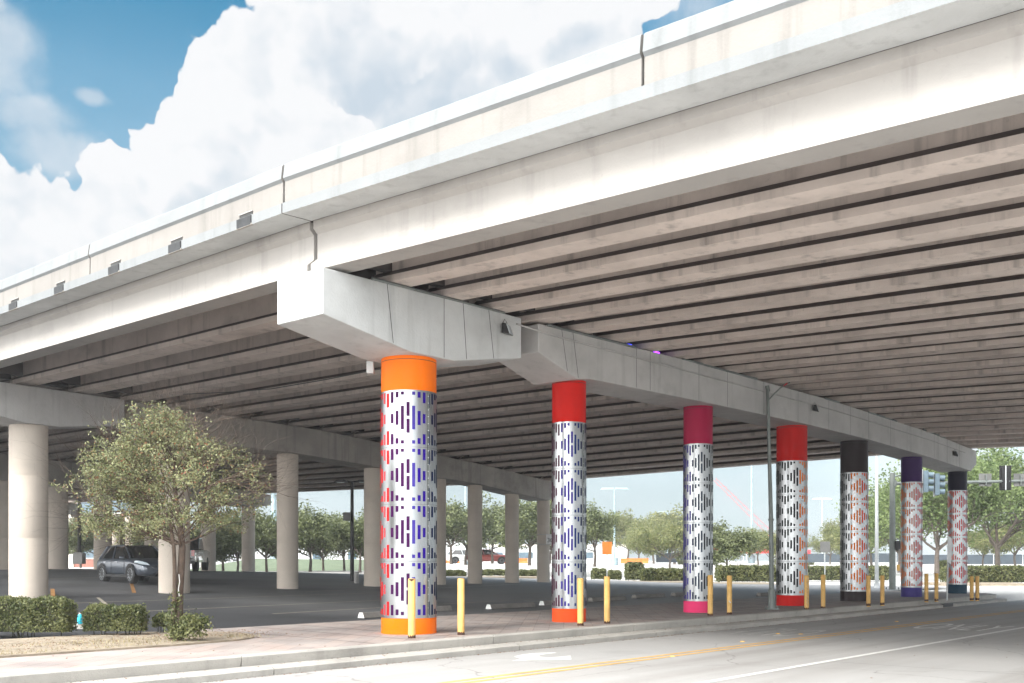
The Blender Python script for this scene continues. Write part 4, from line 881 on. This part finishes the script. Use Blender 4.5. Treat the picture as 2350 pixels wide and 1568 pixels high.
# ------------------------------------------------------------------ vehicles
def car(label, loc, heading, col, cat='car', name='parked_car', detail=True, group=None):
    root = thing(name, label, cat, loc, heading, group); pm = mat('car_paint', col, .28, .35, var=.03, scale=1, coat=1)
    # body: lofted half sections (x forward)
    st = [(-2.24, .70, .52, .80, .92), (-2.16, .83, .33, .86, 1.0), (-1.75, .90, .27, .92, 1.02), (-1.0, .915, .25, .94, 1.0), (0, .915, .25, .93, .98), (.8, .915, .25, .91, .99), (1.25, .91, .26, .88, 1.0), (1.75, .90, .27, .80, .93), (2.10, .82, .28, .70, .82), (2.25, .66, .34, .62, .72)]
    m = MB(); rings = []
    for x, w, zb, zs, zt in st:
        pts = [(0, zb), (w*.8, zb), (w*.97, zb+.08), (w, lerp(zb, zs, .5)), (w*.985, zs-.03), (w*.93, zs+.02), (w*.80, zt), (0, zt+.03)]
        rings.append([Vector((x, y, z)) for y, z in pts]+[Vector((x, -y, z)) for y, z in pts[-2:0:-1]])
    n = len(rings[0])
    for i in range(len(rings)-1):
        for k in range(n): m.add([rings[i][k], rings[i+1][k], rings[i+1][(k+1) % n], rings[i][(k+1) % n]], [(0, 1, 2, 3)], 0, True)
    m.add(rings[0], [tuple(range(n))]); m.add(rings[-1], [tuple(range(n))[::-1]])
    b = m.build('body', pm, root, weld=True)
    sd = b.modifiers.new('s', 'SUBSURF'); sd.levels = 1; sd.render_levels = 1
    # greenhouse
    bt = [(1.02, .74), (.62, .80), (-.6, .82), (-1.75, .78), (-2.08, .66)]; tpp = [(.12, .56), (-.1, .61), (-.75, .63), (-1.35, .60), (-1.62, .54)]
    zb, zt = .96, 1.45; m = MB(); ro = []
    B = [Vector((x, y, zb)) for x, y in bt]+[Vector((x, -y, zb)) for x, y in bt[::-1]]; T = [Vector((x, y, zt-(0.03 if i in (0, 4) else 0))) for i, (x, y) in enumerate(tpp)]; T = T+[Vector((v.x, -v.y, v.z)) for v in T[::-1]]
    k = len(B); m.add(B+T, [(i, (i+1) % k, (i+1) % k+k, i+k) for i in range(k)], 0, False); m.build('windows', 'glass', root)
    m = MB(); up = [Vector((v.x*1.0, v.y*1.02, v.z+.004)) for v in T]; top = [Vector((v.x*.97-.02, v.y*.86, v.z+.05)) for v in T]
    m.add(up+top, [(i, (i+1) % k, (i+1) % k+k, i+k) for i in range(k)]+[tuple(range(k, 2*k))], 0, True); m.build('roof', pm if not detail else 'black', root)
    for s in (1, -1):
        m = MB()
        for a, c, r in (((1.02, .755), (.12, .575), .035), ((-.45, .83), (-.62, .64), .03), ((-1.8, .79), (-1.4, .615), .06)):
            m.tube([(a[0], s*a[1], zb), (c[0], s*c[1], zt)], r, 5)
        m.tube([(.12, s*.585, zt+.01), (-.75, s*.645, zt+.02), (-1.5, s*.58, zt+.005)], .025, 5)
        m.build('pillars', pm, root)
        if detail:
            m = MB(); m.box((.70, s*.98, 1.0), (.10, .18, .10)); m.build('mirror', pm, root, bevel=.03)
            m = MB(); m.add([(2.04, s*.84, .74), (1.72, s*.915, .80), (1.72, s*.905, .86), (1.95, s*.80, .86), (2.2, s*.62, .78), (2.245, s*.55, .70)], [(0, 1, 2, 3, 4, 5)]); hl = m.build('headlight', 'lens', root)
            md = hl.modifiers.new('s', 'SOLIDIFY'); md.thickness = .03; md.offset = 1 if s > 0 else -1
            for x in (.05, -1.0): m = MB(); m.box((x, s*.925, .83), (.2, .03, .035)); m.build('door_handle', 'chrome', root)
            m = MB()
            for x in (.75, -.45, -1.42): m.box((x, s*.918, .62), (.008, .008, .55))
            m.build('door_seam', 'black', root)
            m = MB(); m.box((0, s*.90, .30), (2.3, .06, .10)); m.build('sill_trim', 'black', root)
    if detail:
        m = MB(); m.add([(2.30, -.30, .70), (2.30, .30, .70), (2.27, .16, .52), (2.30, .42, .28), (2.30, -.42, .28), (2.27, -.16, .52)], [(0, 1, 2, 3, 4, 5)]); gr = m.build('grille', 'black', root)
        md = gr.modifiers.new('s', 'SOLIDIFY'); md.thickness = .06; md.offset = 0
        m = MB()
        for s in (1, -1): m.tube([(2.28, s*.52, .66), (2.31, s*.22, .52), (2.28, s*.58, .28)], .014, 5)
        m.build('grille_trim', 'chrome', root)
    for x in (1.32, -1.32):
        for s in (1, -1):
            y = s*.80; m = MB()
            def ring(r0, y0, r1, y1, mi=0):
                N_ = 28; vs = [(x+r0*math.cos(2*math.pi*q/N_), y0, .345+r0*math.sin(2*math.pi*q/N_)) for q in range(N_)]+[(x+r1*math.cos(2*math.pi*q/N_), y1, .345+r1*math.sin(2*math.pi*q/N_)) for q in range(N_)]
                m.add(vs, [(q, (q+1) % N_, (q+1) % N_+N_, q+N_) for q in range(N_)], mi, True)
            ring(.345, y-s*.1, .35, y+s*.09); ring(.35, y+s*.09, .31, y+s*.135); ring(.31, y+s*.135, .24, y+s*.125); ring(.24, y+s*.125, .02, y+s*.10)
            wh = m.build('wheel', 'rubber', root)
            m = MB()
            for q in range(10):
                a = 2*math.pi*q/10; c, d_ = math.cos(a), math.sin(a); e = .035 if q % 2 else .03
                m.add([(x+c*.04-d_*e*.6, y+s*.115, .345+d_*.04+c*e*.6), (x+c*.04+d_*e*.6, y+s*.115, .345+d_*.04-c*e*.6), (x+c*.235+d_*e, y+s*.135, .345+d_*.235-c*e), (x+c*.235-d_*e, y+s*.135, .345+d_*.235+c*e)], [(0, 1, 2, 3)])
            ring(.25, y+s*.132, .225, y+s*.138); m.build('rim', 'rimgrey', wh)
            m = MB(); N_ = 14; vs = []
            for q in range(N_+1):
                a = math.pi*q/N_-.12*(1-2*q/N_); vs += [(x+.36*math.cos(a), s*.925, .345+.37*math.sin(a)), (x+.42*math.cos(a), s*.93, .345+.43*math.sin(a)), (x+.36*math.cos(a), s*.78, .345+.37*math.sin(a))]
            fs = []
            for q in range(N_): fs += [(3*q, 3*q+3, 3*q+4, 3*q+1), (3*q, 3*q+2, 3*q+5, 3*q+3)]
            m.add(vs, fs); 
            # dark well behind the wheel
            vs = [(x+.37*math.cos(math.pi*q/12), s*.921, .345+.38*math.sin(math.pi*q/12)) for q in range(13)]+[(x-.37, s*.921, .24), (x+.37, s*.921, .24)]
            m.add(vs, [tuple(range(15))]); m.build('wheel_arch', 'black', root)
    return root
c = Vector((-14.85, 41.4, 0)); c.z = gz(c.x, c.y)-.02
car('slate grey crossover car parked nose-out under the overpass', c, math.atan2(-.72, .69), (.075, .09, .115))
for x, yb, Y, col, hd, lb in ((1120, 1295, 105, (.30, .05, .04), .1, 'red car parked far off between two slim bare columns'), (1276, 1291, 118, (.7, .7, .7), 3.0, 'white car parked far off left of the sunlit end column'), (1070, 1294, 112, (.7, .72, .72), .2, 'white car parked far off right of the orange-banded column')):
    q = at(x, yb, Y); car(lb, q, hd, col, detail=False, group='cars parked far off')
# pickup
def pickup(loc, hd):
    t = thing('pickup_truck', 'black pickup truck seen from behind past the column behind the street tree', 'pickup', loc, hd)
    pm = mat('truck_paint', (.012, .012, .014), .25, .2, coat=1); m = MB()
    m.sweep([(-2.7, .5), (2.6, .45), (2.75, .8), (2.6, 1.05), (1.5, 1.15), (-.6, 1.15), (-.6, 1.12), (-2.7, 1.12)], [lambda a, b: Vector((a, -.95, b)), lambda a, b: Vector((a, .95, b))]); m.build('body', pm, t, bevel=.05, weld=True)
    m = MB(); m.sweep([(1.4, 1.15), (.6, 1.8), (-.4, 1.82), (-.6, 1.15)], [lambda a, b: Vector((a, -.82, b)), lambda a, b: Vector((a, .82, b))]); m.build('cab', 'glass', t, bevel=.06, weld=True)
    m = MB(); m.box((-2.95, 0, .66), (.55, 1.5, .06)); m.build('tailgate', 'dark', t)
    m = MB(); m.box((-2.80, 0, .48), (.16, 1.9, .18)); m.build('bumper', 'dark', t, bevel=.03)
    for s in (1, -1):
        m = MB(); m.box((-2.71, s*.86, .95), (.05, .15, .3)); m.build('tail_light', 'red', t)
        for x in (1.7, -1.6):
            m = MB(); N_ = 24
            for a, b in ((.68, .95),): m.tube([(x, s*a, .38), (x, s*b, .38)], .38, 20)
            m.build('wheel', 'rubber', t)
q = Vector((-17.9, 57, 0)); q.z = gz(q.x, q.y)-.02
pickup(q, R(98))
# storm drain mouth in the kerb and a slack cable under the left span
P = UW(24.6, -2.06, -.2); m = MB(); m.box((0, 0, 0), (1.0, .12, .12)); tag(m.build('storm_drain', 'black', loc=P), 'dark storm drain mouth in the kerb near the teal base band', 'drain').rotation_euler = (0, 0, math.atan2(U.y, U.x))
m = MB(); ca, cb_ = at(420, 905, 30), at(905, 840, 21.5); mid_ = ca.lerp(cb_, .5); m.tube([ca, ca.lerp(cb_, .25)-Vector((0, 0, .10)), mid_-Vector((0, 0, .16)), ca.lerp(cb_, .75)-Vector((0, 0, .10)), cb_], .012, 5); tag(m.build('cable', 'black'), 'thin slack cable slung under the left overpass span', 'cable')
# ------------------------------------------------------------------ poles, lamps, signals and signs
p = gp(1771, 1399, 0); k = p.y/FOC; t = thing('street_pole', 'galvanised street pole with a short upswept arm standing before the long cap', 'pole', p)
m = MB(); m.tube([(0, 0, 0), (-.02, 0, 2.6), (-.12, 0, 6.35)], [.075, .062, .045], 12); m.build('shaft', 'galv', t)
m = MB(); m.box((0, 0, .02), (.34, .34, .035)); [m.tube([(sx*.13, sy*.13, 0), (sx*.13, sy*.13, .10)], .018, 6) for sx in (-1, 1) for sy in (-1, 1)]; m.lathe([(.11, .03), (.10, .55), (.075, .6)], (0, 0, 0), 12); m.build('base', 'galv', t)
m = MB(); m.tube([(-.1, 0, 6.0), (.08, -.02, 6.2), (.32, -.05, 6.42), (.5, -.08, 6.5)], .022, 6); m.build('arm', 'galv', t)
m = MB(); m.tube([(.32, -.05, 6.41), (.44, -.07, 6.48)], .024, 6); m.build('red_sleeve', 'redp', t)
m = MB(); m.tube([(-.10, 0, 6.25), (-.13, 0, 6.42)], .06, 8); [m.tube([(-.02-.018*0, 0, z), (-.02, 0, z+.05)], .085, 10) for z in (1.85, 2.55)]; m.build('collar', 'galv', t)
def floodlight(t_, z, label, off=.63, s=1.0):
    P = cpt(t_, off, z); root = thing('floodlight', label, 'floodlight', P, math.atan2(CN.y, CN.x)+R(22), 'floodlights on the pier caps'); root.scale = (s,)*3
    m = MB(); m.hexa([(.05, -.16, -.16), (.34, -.20, -.24), (.34, .20, -.24), (.05, .16, -.16), (.08, -.16, .16), (.22, -.20, .12), (.22, .20, .12), (.08, .16, .16)]); m.build('housing', 'black', root, bevel=.015)
    m = MB(); m.hexa([(.335, -.17, -.215), (.36, -.17, -.21), (.36, .17, -.21), (.335, .17, -.215), (.235, -.17, .09), (.25, -.17, .095), (.25, .17, .095), (.235, .17, .09)]); m.build('lens', 'lens', root)
    m = MB(); m.tube([(.0, 0, .1), (.12, 0, .3), (.2, 0, .15)], .012, 5); m.tube([(0, .2, .05), (-.02, .5, .15), (.0, .9, .28)], .014, 5); m.build('bracket', 'dark', root)
floodlight(2.0, 6.15, 'large black floodlight near the split between the two caps', s=.62); floodlight(16.6, 6.15, 'floodlight above the scarlet-banded column', s=.55); floodlight(29.7, 5.75, 'floodlight at the far end of the long cap', s=.55)
for i, (u, w, z, mt, lb) in enumerate([(3.2, 1.6, 5.95, 'purple', 'glowing purple lamp behind the split between the caps'), (8.2, -.35, 6.62, 'purple', 'purple lamp on the long cap above the slim columns'), (6.9, -.4, 6.6, 'blueled', 'blue lamp on the long cap left of the purple lamp'), (17.2, -.35, 6.66, 'purple', 'small purple lamp on the cap right of the street pole'), (-.6, -.45, 6.52, 'blueled', 'tiny blue lamp on the hammerhead cap')]):
    m = MB(); m.box((0, 0, 0), (.16, .10, .05)); t = thing('uplight', lb, 'lamp', UW(u, w, z), math.atan2(U.y, U.x), 'coloured lamps on the caps'); m.build('lens', mt, t)
    m = MB(); m.box((0, 0, -.05), (.2, .14, .05)); m.build('housing', 'dark', t)
# junction box by the orange column
P = UW(-.2, .62, 5.2); m = MB(); m.box((0, 0, 0), (.14, .14, .26)); tag(m.build('junction_box', 'boxgrey', loc=(P.x-.18, P.y, P.z), bevel=.01), 'small white box beside the top of the orange band', 'box')
def lamp_post(x, ytop, ybase, Y, label, block):
    b = at(x, ybase, Y); h = (ybase-ytop)*Y/FOC; t = thing('lamp_post', label, 'lamp post', b, 0, 'lamp posts under the overpass')
    z0 = .55 if block else 0
    m = MB(); m.tube([(0, 0, z0), (0, 0, h)], [.10, .075], 12); m.build('pole', 'dark', t)
    for s in (1, -1):
        m = MB(); m.tube([(0, 0, h), (s*.25, 0, h+.04)], .03, 6); m.sweep([(.2, -.02), (.35, .10), (.7, .08), (.85, 0), (.8, -.03)], [lambda a, b_, y=y, s=s: Vector((s*a, y, h+b_)) for y in (-.17, .17)]); hd = m.build('lamp_head', 'dark', t)
        m = MB(); m.box((s*.52, 0, h-.035), (.34, .26, .03)); m.build('lens', 'lens', hd)
    m = MB(); m.box((-.22, -.12, h*.66), (.36, .1, .4)); m.build('control_box', 'signgrey', t)
    m = MB()
    if block: m.box((0, 0, .25), (.55, .55, .62)); m.box((0, 0, .59), (.4, .4, .06)); m.build('footing', 'capgrey', t, bevel=.02)
    else: m.box((0, 0, .02), (.3, .3, .04)); m.build('footing', 'dark', t)
lamp_post(808, 1106, 1341, 49.5, 'black twin-head lamp post left of the orange-banded column', False)
lamp_post(182, 1121, 1292, 60, 'dark twin-head lamp post on a concrete block footing', True)
p = at(818, 1345, 47); m = MB(); m.lathe([(.11, -.1), (.11, .62), (.09, .64)], (0, 0, 0), 16); tag(m.build('concrete_bollard', 'capgrey', loc=p), 'stubby grey bollard at the foot of the twin-head lamp post', 'bollard')
# signal mast
Y = 51; b = at(2048, 1357, Y); k = Y/FOC; t = thing('signal_mast', 'grey traffic signal mast with a long arm behind the purple-banded column', 'signal mast', b)
hh = (1357-1086)*k; za = (1357-1110)*k
m = MB(); m.tube([(0, 0, 0), (0, 0, hh)], [.16, .125], 14); m.build('pole', 'galv', t)
m = MB(); m.box((0, 0, .03), (.6, .6, .06)); [m.tube([(sx*.22, sy*.22, -.05), (sx*.22, sy*.22, .2)], .03, 6) for sx in (-1, 1) for sy in (-1, 1)]; m.build('base', 'galv', t)
m = MB(); m.tube([(0, 0, za), (2.5, 0, za+.04), (8.5, 0, za+.18)], [.09, .085, .06], 10); m.box((.1, 0, za), (.12, .3, .3)); m.tube([(.05, 0, hh-.2), (.9, 0, za+.6), (1.3, 0, za+.45)], .04, 6); m.build('mast_arm', 'galv', t)
def head(x, dz, rz, mt, back, ny=0):
    hx = (x-2048)*k; zc = za+dz; M3 = Matrix.Rotation(rz, 3, 'Z'); m = MB(); C3 = Vector((hx, ny, zc))
    m.box(C3, (.34, .22, 1.05), 0, M3); hd = m.build('signal_head', mt, t, bevel=.02)
    m = MB()
    for z in (.33, 0, -.33):
        c_ = C3+M3 @ Vector((0, -.11, z)); e_ = C3+M3 @ Vector((0, -.36, z-.03)); m.tube([c_, e_], [.13, .14], 12, caps=False)
    m.build('visor', mt, hd)
    m = MB()
    for z, in ((.33,), (0,), (-.33,)): c_ = C3+M3 @ Vector((0, -.115, z)); m.tube([c_, c_+M3 @ Vector((0, -.01, 0))], .11, 12)
    m.build('lens', 'glass', hd)
    if back: m = MB(); m.box(C3+M3 @ Vector((0, .0, 0)), (.54, .02, 1.2), 0, M3); m.build('backplate', 'black', hd)
    m = MB(); m.tube([C3+M3 @ Vector((0, .14, -.6)), C3+M3 @ Vector((0, .14, .6))], .03, 6); m.build('bracket', 'silverpost', hd)
head(2085, .25, R(78), 'visor', False); head(2124, .1, R(78), 'visor', False); head(2150, -.05, R(78), 'visor', False); head(2307, .28, R(165), 'black', True)
for x in (2262, 2342):
    m = MB(); m.box(((x-2048)*k, .05, za+.18), (.62, .02, .62)); sg = m.build('sign', 'signgrey', t)
    m = MB(); m.box(((x-2048)*k, -.02, za+.18), (.05, .1, .5)); m.build('bracket', 'galv', sg)
m = MB(); m.box(((2061-2048)*k, -.1, (1357-1251)*k), (.4, .3, .42)); ph = m.build('pedestrian_signal', 'black', t, bevel=.03)
m = MB()
for yy in (1238, 1262): m.tube([(0, 0, (1357-yy)*k), ((2061-2048)*k, -.1, (1357-yy)*k)], .025, 6)
m.build('bracket', 'black', ph)
m = MB(); m.box((.24, -.12, (1357-1303)*k), (.12, .1, .3)); m.build('push_button', 'bollard', t)
# second thin light pole
b = at(2012, 1356, 54); t = thing('light_pole', 'thin pale light pole left of the signal mast', 'pole', b)
m = MB(); m.tube([(0, 0, 0), (0, 0, 8.5)], [.10, .07], 10); m.build('shaft', 'silverpost', t); m = MB(); m.lathe([(.28, -.05), (.28, .04), (.16, .08), (.14, .4)], (0, 0, 0), 12); m.build('base', 'silverpost', t)
m = MB(); m.tube([(0, 0, 8.4), (1.4, -.6, 8.7), (1.9, -.8, 8.7)], .05, 6); m.build('arm', 'silverpost', t)
def post_sign(x, ybase, ytop, Y, pw, phh, mt, label, lean=0, rz=0, name='street_sign'):
    b = at(x, ybase, Y); h = (ybase-ytop)*Y/FOC; t = thing(name, label, 'sign', b); t.rotation_euler = (0, lean, rz)
    m = MB(); m.tube([(0, 0, -.05), (0, 0, h)], .03, 6); m.build('post', 'silverpost', t)
    m = MB(); m.box((0, -.045, h-phh/2), (pw, .012, phh)); m.build('panel', mt, t); return t
s = post_sign(1393, 1334, 1244, 66, .62, .8, 'orangep', 'bright orange temporary sign on a thin post by the cube-shaped hedge')
post_sign(1893, 1325, 1243, 58, .55, .6, 'signgrey', 'grey back of a small sign right of the scarlet-banded column')
post_sign(2173, 1375, 1232, 37.5, .65, .95, 'signwhite', 'white sign on a leaning post before the navy-banded column', lean=R(7), rz=R(55))
# far light poles
for x, yt, yb, Y, r, mt, lb, arms in ((1410, 1122, 1292, 140, .16, 'bluepole', 'distant pale blue light pole with a double head', 1), (1531, 1175, 1285, 220, .13, 'bluepole', 'faint distant light pole with a single head', 1), (1725, 1060, 1285, 150, .22, 'bluepole', 'distant tall blue pole left of the galvanised street pole', 0), (1887, 1145, 1285, 200, .12, 'silverpost', 'faint thin distant pole behind the grey sign', 1), (925, 1118, 1290, 150, .2, 'bluepole', 'distant blue pole behind the orange-banded column', 0), (628, 1130, 1300, 130, .5, 'bluepole', 'thick pale blue pylon right of the open cap end', 0), (1068, 1110, 1288, 150, .2, 'bluepole', 'distant blue pole left of the tall bare column', 0), (1940, 1050, 1288, 170, .3, 'bluepole', 'distant blue pole right of the charcoal-banded column', 0)):
    b = at(x, yb, Y); h = (yb-yt)*Y/FOC; t = thing('far_light_pole', lb, 'light pole', b, 0, 'light poles in the distance')
    m = MB(); m.tube([(0, 0, -.5), (0, 0, h)], [r, r*.6], 8); m.lathe([(.5, -.5), (.5, .7)], (0, 0, 0), 10); m.build('pole', mt, t)
    if arms:
        for s in (1, -1): m = MB(); m.hexa([(s*.1, -.2, h-.05), (s*1.9, -.25, h-.1), (s*1.9, .25, h-.1), (s*.1, .2, h-.05), (s*.1, -.15, h+.15), (s*1.7, -.2, h+.12), (s*1.7, .2, h+.12), (s*.1, .15, h+.15)]); m.build('lamp_head', mt, t)
# ------------------------------------------------------------------ background
def fence(x0, x1, Y0, Y1, yt, yb, label):
    a, b = at(x0, yb, Y0), at(x1, yb, Y1); t = thing('screened_fence', label, 'fence', a); d = b-a; Ln = d.length; u_ = d.normalized(); h = (yb-yt)*Y0/FOC
    m = MB(); nn = Vector((-u_.y, u_.x, 0))*.02
    m.hexa([nn*-1+Vector((0, 0, 0)), d-nn, d+nn, nn, Vector((0, 0, h*.93))-nn, d+Vector((0, 0, h*.93))-nn, d+Vector((0, 0, h*.93))+nn, Vector((0, 0, h*.93))+nn]); m.build('screen', 'screen', t)
    for i in range(int(Ln/3.1)+1): q = u_*(i*3.1); m = MB(); m.tube([q+Vector((0, -.06, -.3)), q+Vector((0, -.06, h))], .05, 6); m.build('post', 'silverpost', t)
fence(1505, 1600, 135, 135, 1268, 1291, 'dark screened fence left of the magenta-banded column'); fence(1790, 2060, 140, 130, 1270, 1291, 'dark screened fence behind the scarlet and charcoal columns'); fence(2085, 2420, 125, 120, 1272, 1295, 'dark screened fence behind the far right hedge')
def building(name, label, P, size, mt, wins, rz=0):
    t = thing(name, label, 'building', P, rz); sx, sy, sz = size
    m = MB(); m.box((0, 0, sz/2-.5), (sx, sy, sz+1)); m.build('wall', mt, t)
    m = MB(); m.box((0, 0, sz+.2), (sx+.3, sy+.3, .4)); m.build('roof', 'cream', t)
    for (x, z, w, h) in wins:
        m = MB(); m.box((x, -sy/2-.04, z), (w+.3, .1, h+.3)); f = m.build('window', 'cream', t)
        m = MB(); m.box((x, -sy/2-.1, z), (w, .06, h)); m.build('pane', 'winb', f)
    return t
wins = [(x, z, 2.6, 1.9) for x in (-8.5, -4, .5, 5, 9.2) for z in (1.8, 7.4)]
bt = building('brick_building', 'red brick building with cream trim seen past the lamp with block footing', Vector(((150-1175)*134/FOC, 134, .9)), (22, 10, 13), 'brick', wins)
m = MB(); [m.box((x, -5.06, 6), (.8, .2, 13)) for x in (-10.6, -6.2, -1.7, 2.8, 7.2)]; m.box((0, -5.08, 4.6), (22, .2, .7)); m.build('trim', 'cream', bt)
wins = [(x, 1.3, 1.2, 1.2) for x in (-14, -9, -4, 1, 6, 11)]
building('white_building', 'low white building behind the oaks left of the twin-head lamp post', Vector(((800-1175)*150/FOC, 152, .9)), (34, 10, 3.9), 'bwhite', wins)
building('white_warehouse', 'pale low building behind the oaks at the right of the orange-banded column', Vector(((1150-1175)*170/FOC, 178, 1.1)), (42, 10, 2.6), 'bwhite', [(x, 1.2, 2.5, 1.0) for x in (-16, -11, -6, -1, 4, 9, 14)])
# lawn bank behind the oaks on the left
m = MB(); a = [gp(395, 1311, .5)]
P0, P1 = at(395, 1313, 96), at(840, 1310, 96); m.hexa([P0+Vector((0, 0, -.5)), P1+Vector((0, 0, -.5)), P1+Vector((0, 30, -.2)), P0+Vector((0, 30, -.2)), P0, P1, P1+Vector((0, 30, 1.0)), P0+Vector((0, 30, 1.3))]); m.build('lawn_bank', 'lawn', kind='structure')
m = MB(); P0, P1 = at(380, 1317, 80), at(860, 1313, 80); m.hexa([P0+Vector((0, 0, -.5)), P1+Vector((0, 0, -.5)), P1+Vector((0, 9, -.5)), P0+Vector((0, 9, -.5)), P0, P1, P1+Vector((0, 9, .05)), P0+Vector((0, 9, .05))]); m.build('footpath', 'ground', kind='structure')
# orange barriers, red canopies
for i, (x, lb) in enumerate([(1010, 'orange barrier right of the orange-banded column'), (1040, 'orange barrier between the white and red far cars'), (1160, 'orange barrier left of a slim bare column'), (1440, 'orange barrier left of the far light pole'), (1472, 'orange barrier left of the screened fence'), (1195, 'orange barrier right of a slim bare column'), (1315, 'orange barrier behind the red-banded column')]):
    q = at(x, 1293, 115); m = MB(); m.sweep([(-.3, 0), (-.12, .5), (-.1, 1.0), (.1, 1.0), (.12, .5), (.3, 0)], [lambda a, b, xx=xx: Vector((xx, a, b)) for xx in (-.95, .95)]); m.v = [(a*.8, b*.8, c_*.55) for a, b, c_ in m.v]; tag(m.build('traffic_barrier', 'orangep', loc=q), lb, 'barrier', 'orange plastic barriers')
for x, Y, w, lb in ((1665, 150, 4.5, 'red canopy tent right of the magenta-banded column'), (1745, 150, 5, 'red canopy tent behind the galvanised street pole'), (1815, 155, 4, 'red canopy tent behind the scarlet-banded column')):
    q = at(x, 1288, Y); t = thing('canopy_tent', lb, 'tent', q, 0, 'red canopy tents'); m = MB()
    m.add([(-w/2, -2, 1.6), (w/2, -2, 1.6), (w/2, 2, 1.6), (-w/2, 2, 1.6), (-w*.3, 0, 2.6), (w*.3, 0, 2.6), (-w/2, -2, 1.1), (w/2, -2, 1.1)], [(0, 1, 5, 4), (1, 2, 5), (2, 3, 4, 5), (3, 0, 4), (6, 7, 1, 0)]); m.build('canopy', 'redp', t)
    for sx in (-1, 1):
        for sy in (-1, 1): m = MB(); m.tube([(sx*w*.48, sy*1.9, -.5), (sx*w*.48, sy*1.9, 1.6)], .05, 6); m.build('leg', 'silverpost', t)
# red lattice crane far away
a, b = at(1830, 1285, 190), at(1640, 1100, 200); t = thing('crane', 'faint red lattice crane far behind the scarlet-banded column', 'crane', a); d = b-a; m = MB(); N_ = 16; sd_ = d.cross(Vector((0, 1, 0))).normalized()*.6
for s in (1, -1): m.tube([sd_*s, d+sd_*s*.4], .03, 4)
for i in range(N_): m.tube([d*(i/N_)+sd_*(1 if i % 2 else -1), d*((i+1)/N_)+sd_*(-1 if i % 2 else 1)*.8], .015, 4)
m.build('boom', 'redp', t)
m = MB(); m.box((0, 0, .6), (4, 3, 2.4)); m.build('cab', 'redp', t)
# air between the camera and the far trees
m = MB(); m.box((0, 145, 5.25), (330, 350, 13.5)); hz = m.build('haze', 'joint', kind='stuff'); hm = bpy.data.materials.new('haze'); hm.use_nodes = True
hn = hm.node_tree; hn.nodes.clear(); ho = hn.nodes.new('ShaderNodeOutputMaterial'); hv = hn.nodes.new('ShaderNodeVolumePrincipled')
hv.inputs['Color'].default_value = (.96, .97, 1, 1); hv.inputs['Density'].default_value = .0009; hv.inputs['Anisotropy'].default_value = .2
hn.links.new(hv.outputs[0], ho.inputs['Volume']); hz.data.materials.clear(); hz.data.materials.append(hm)
print('objects', len(bpy.data.objects), 'faces', sum(len(o.data.polygons) for o in bpy.data.objects if o.type == 'MESH'))
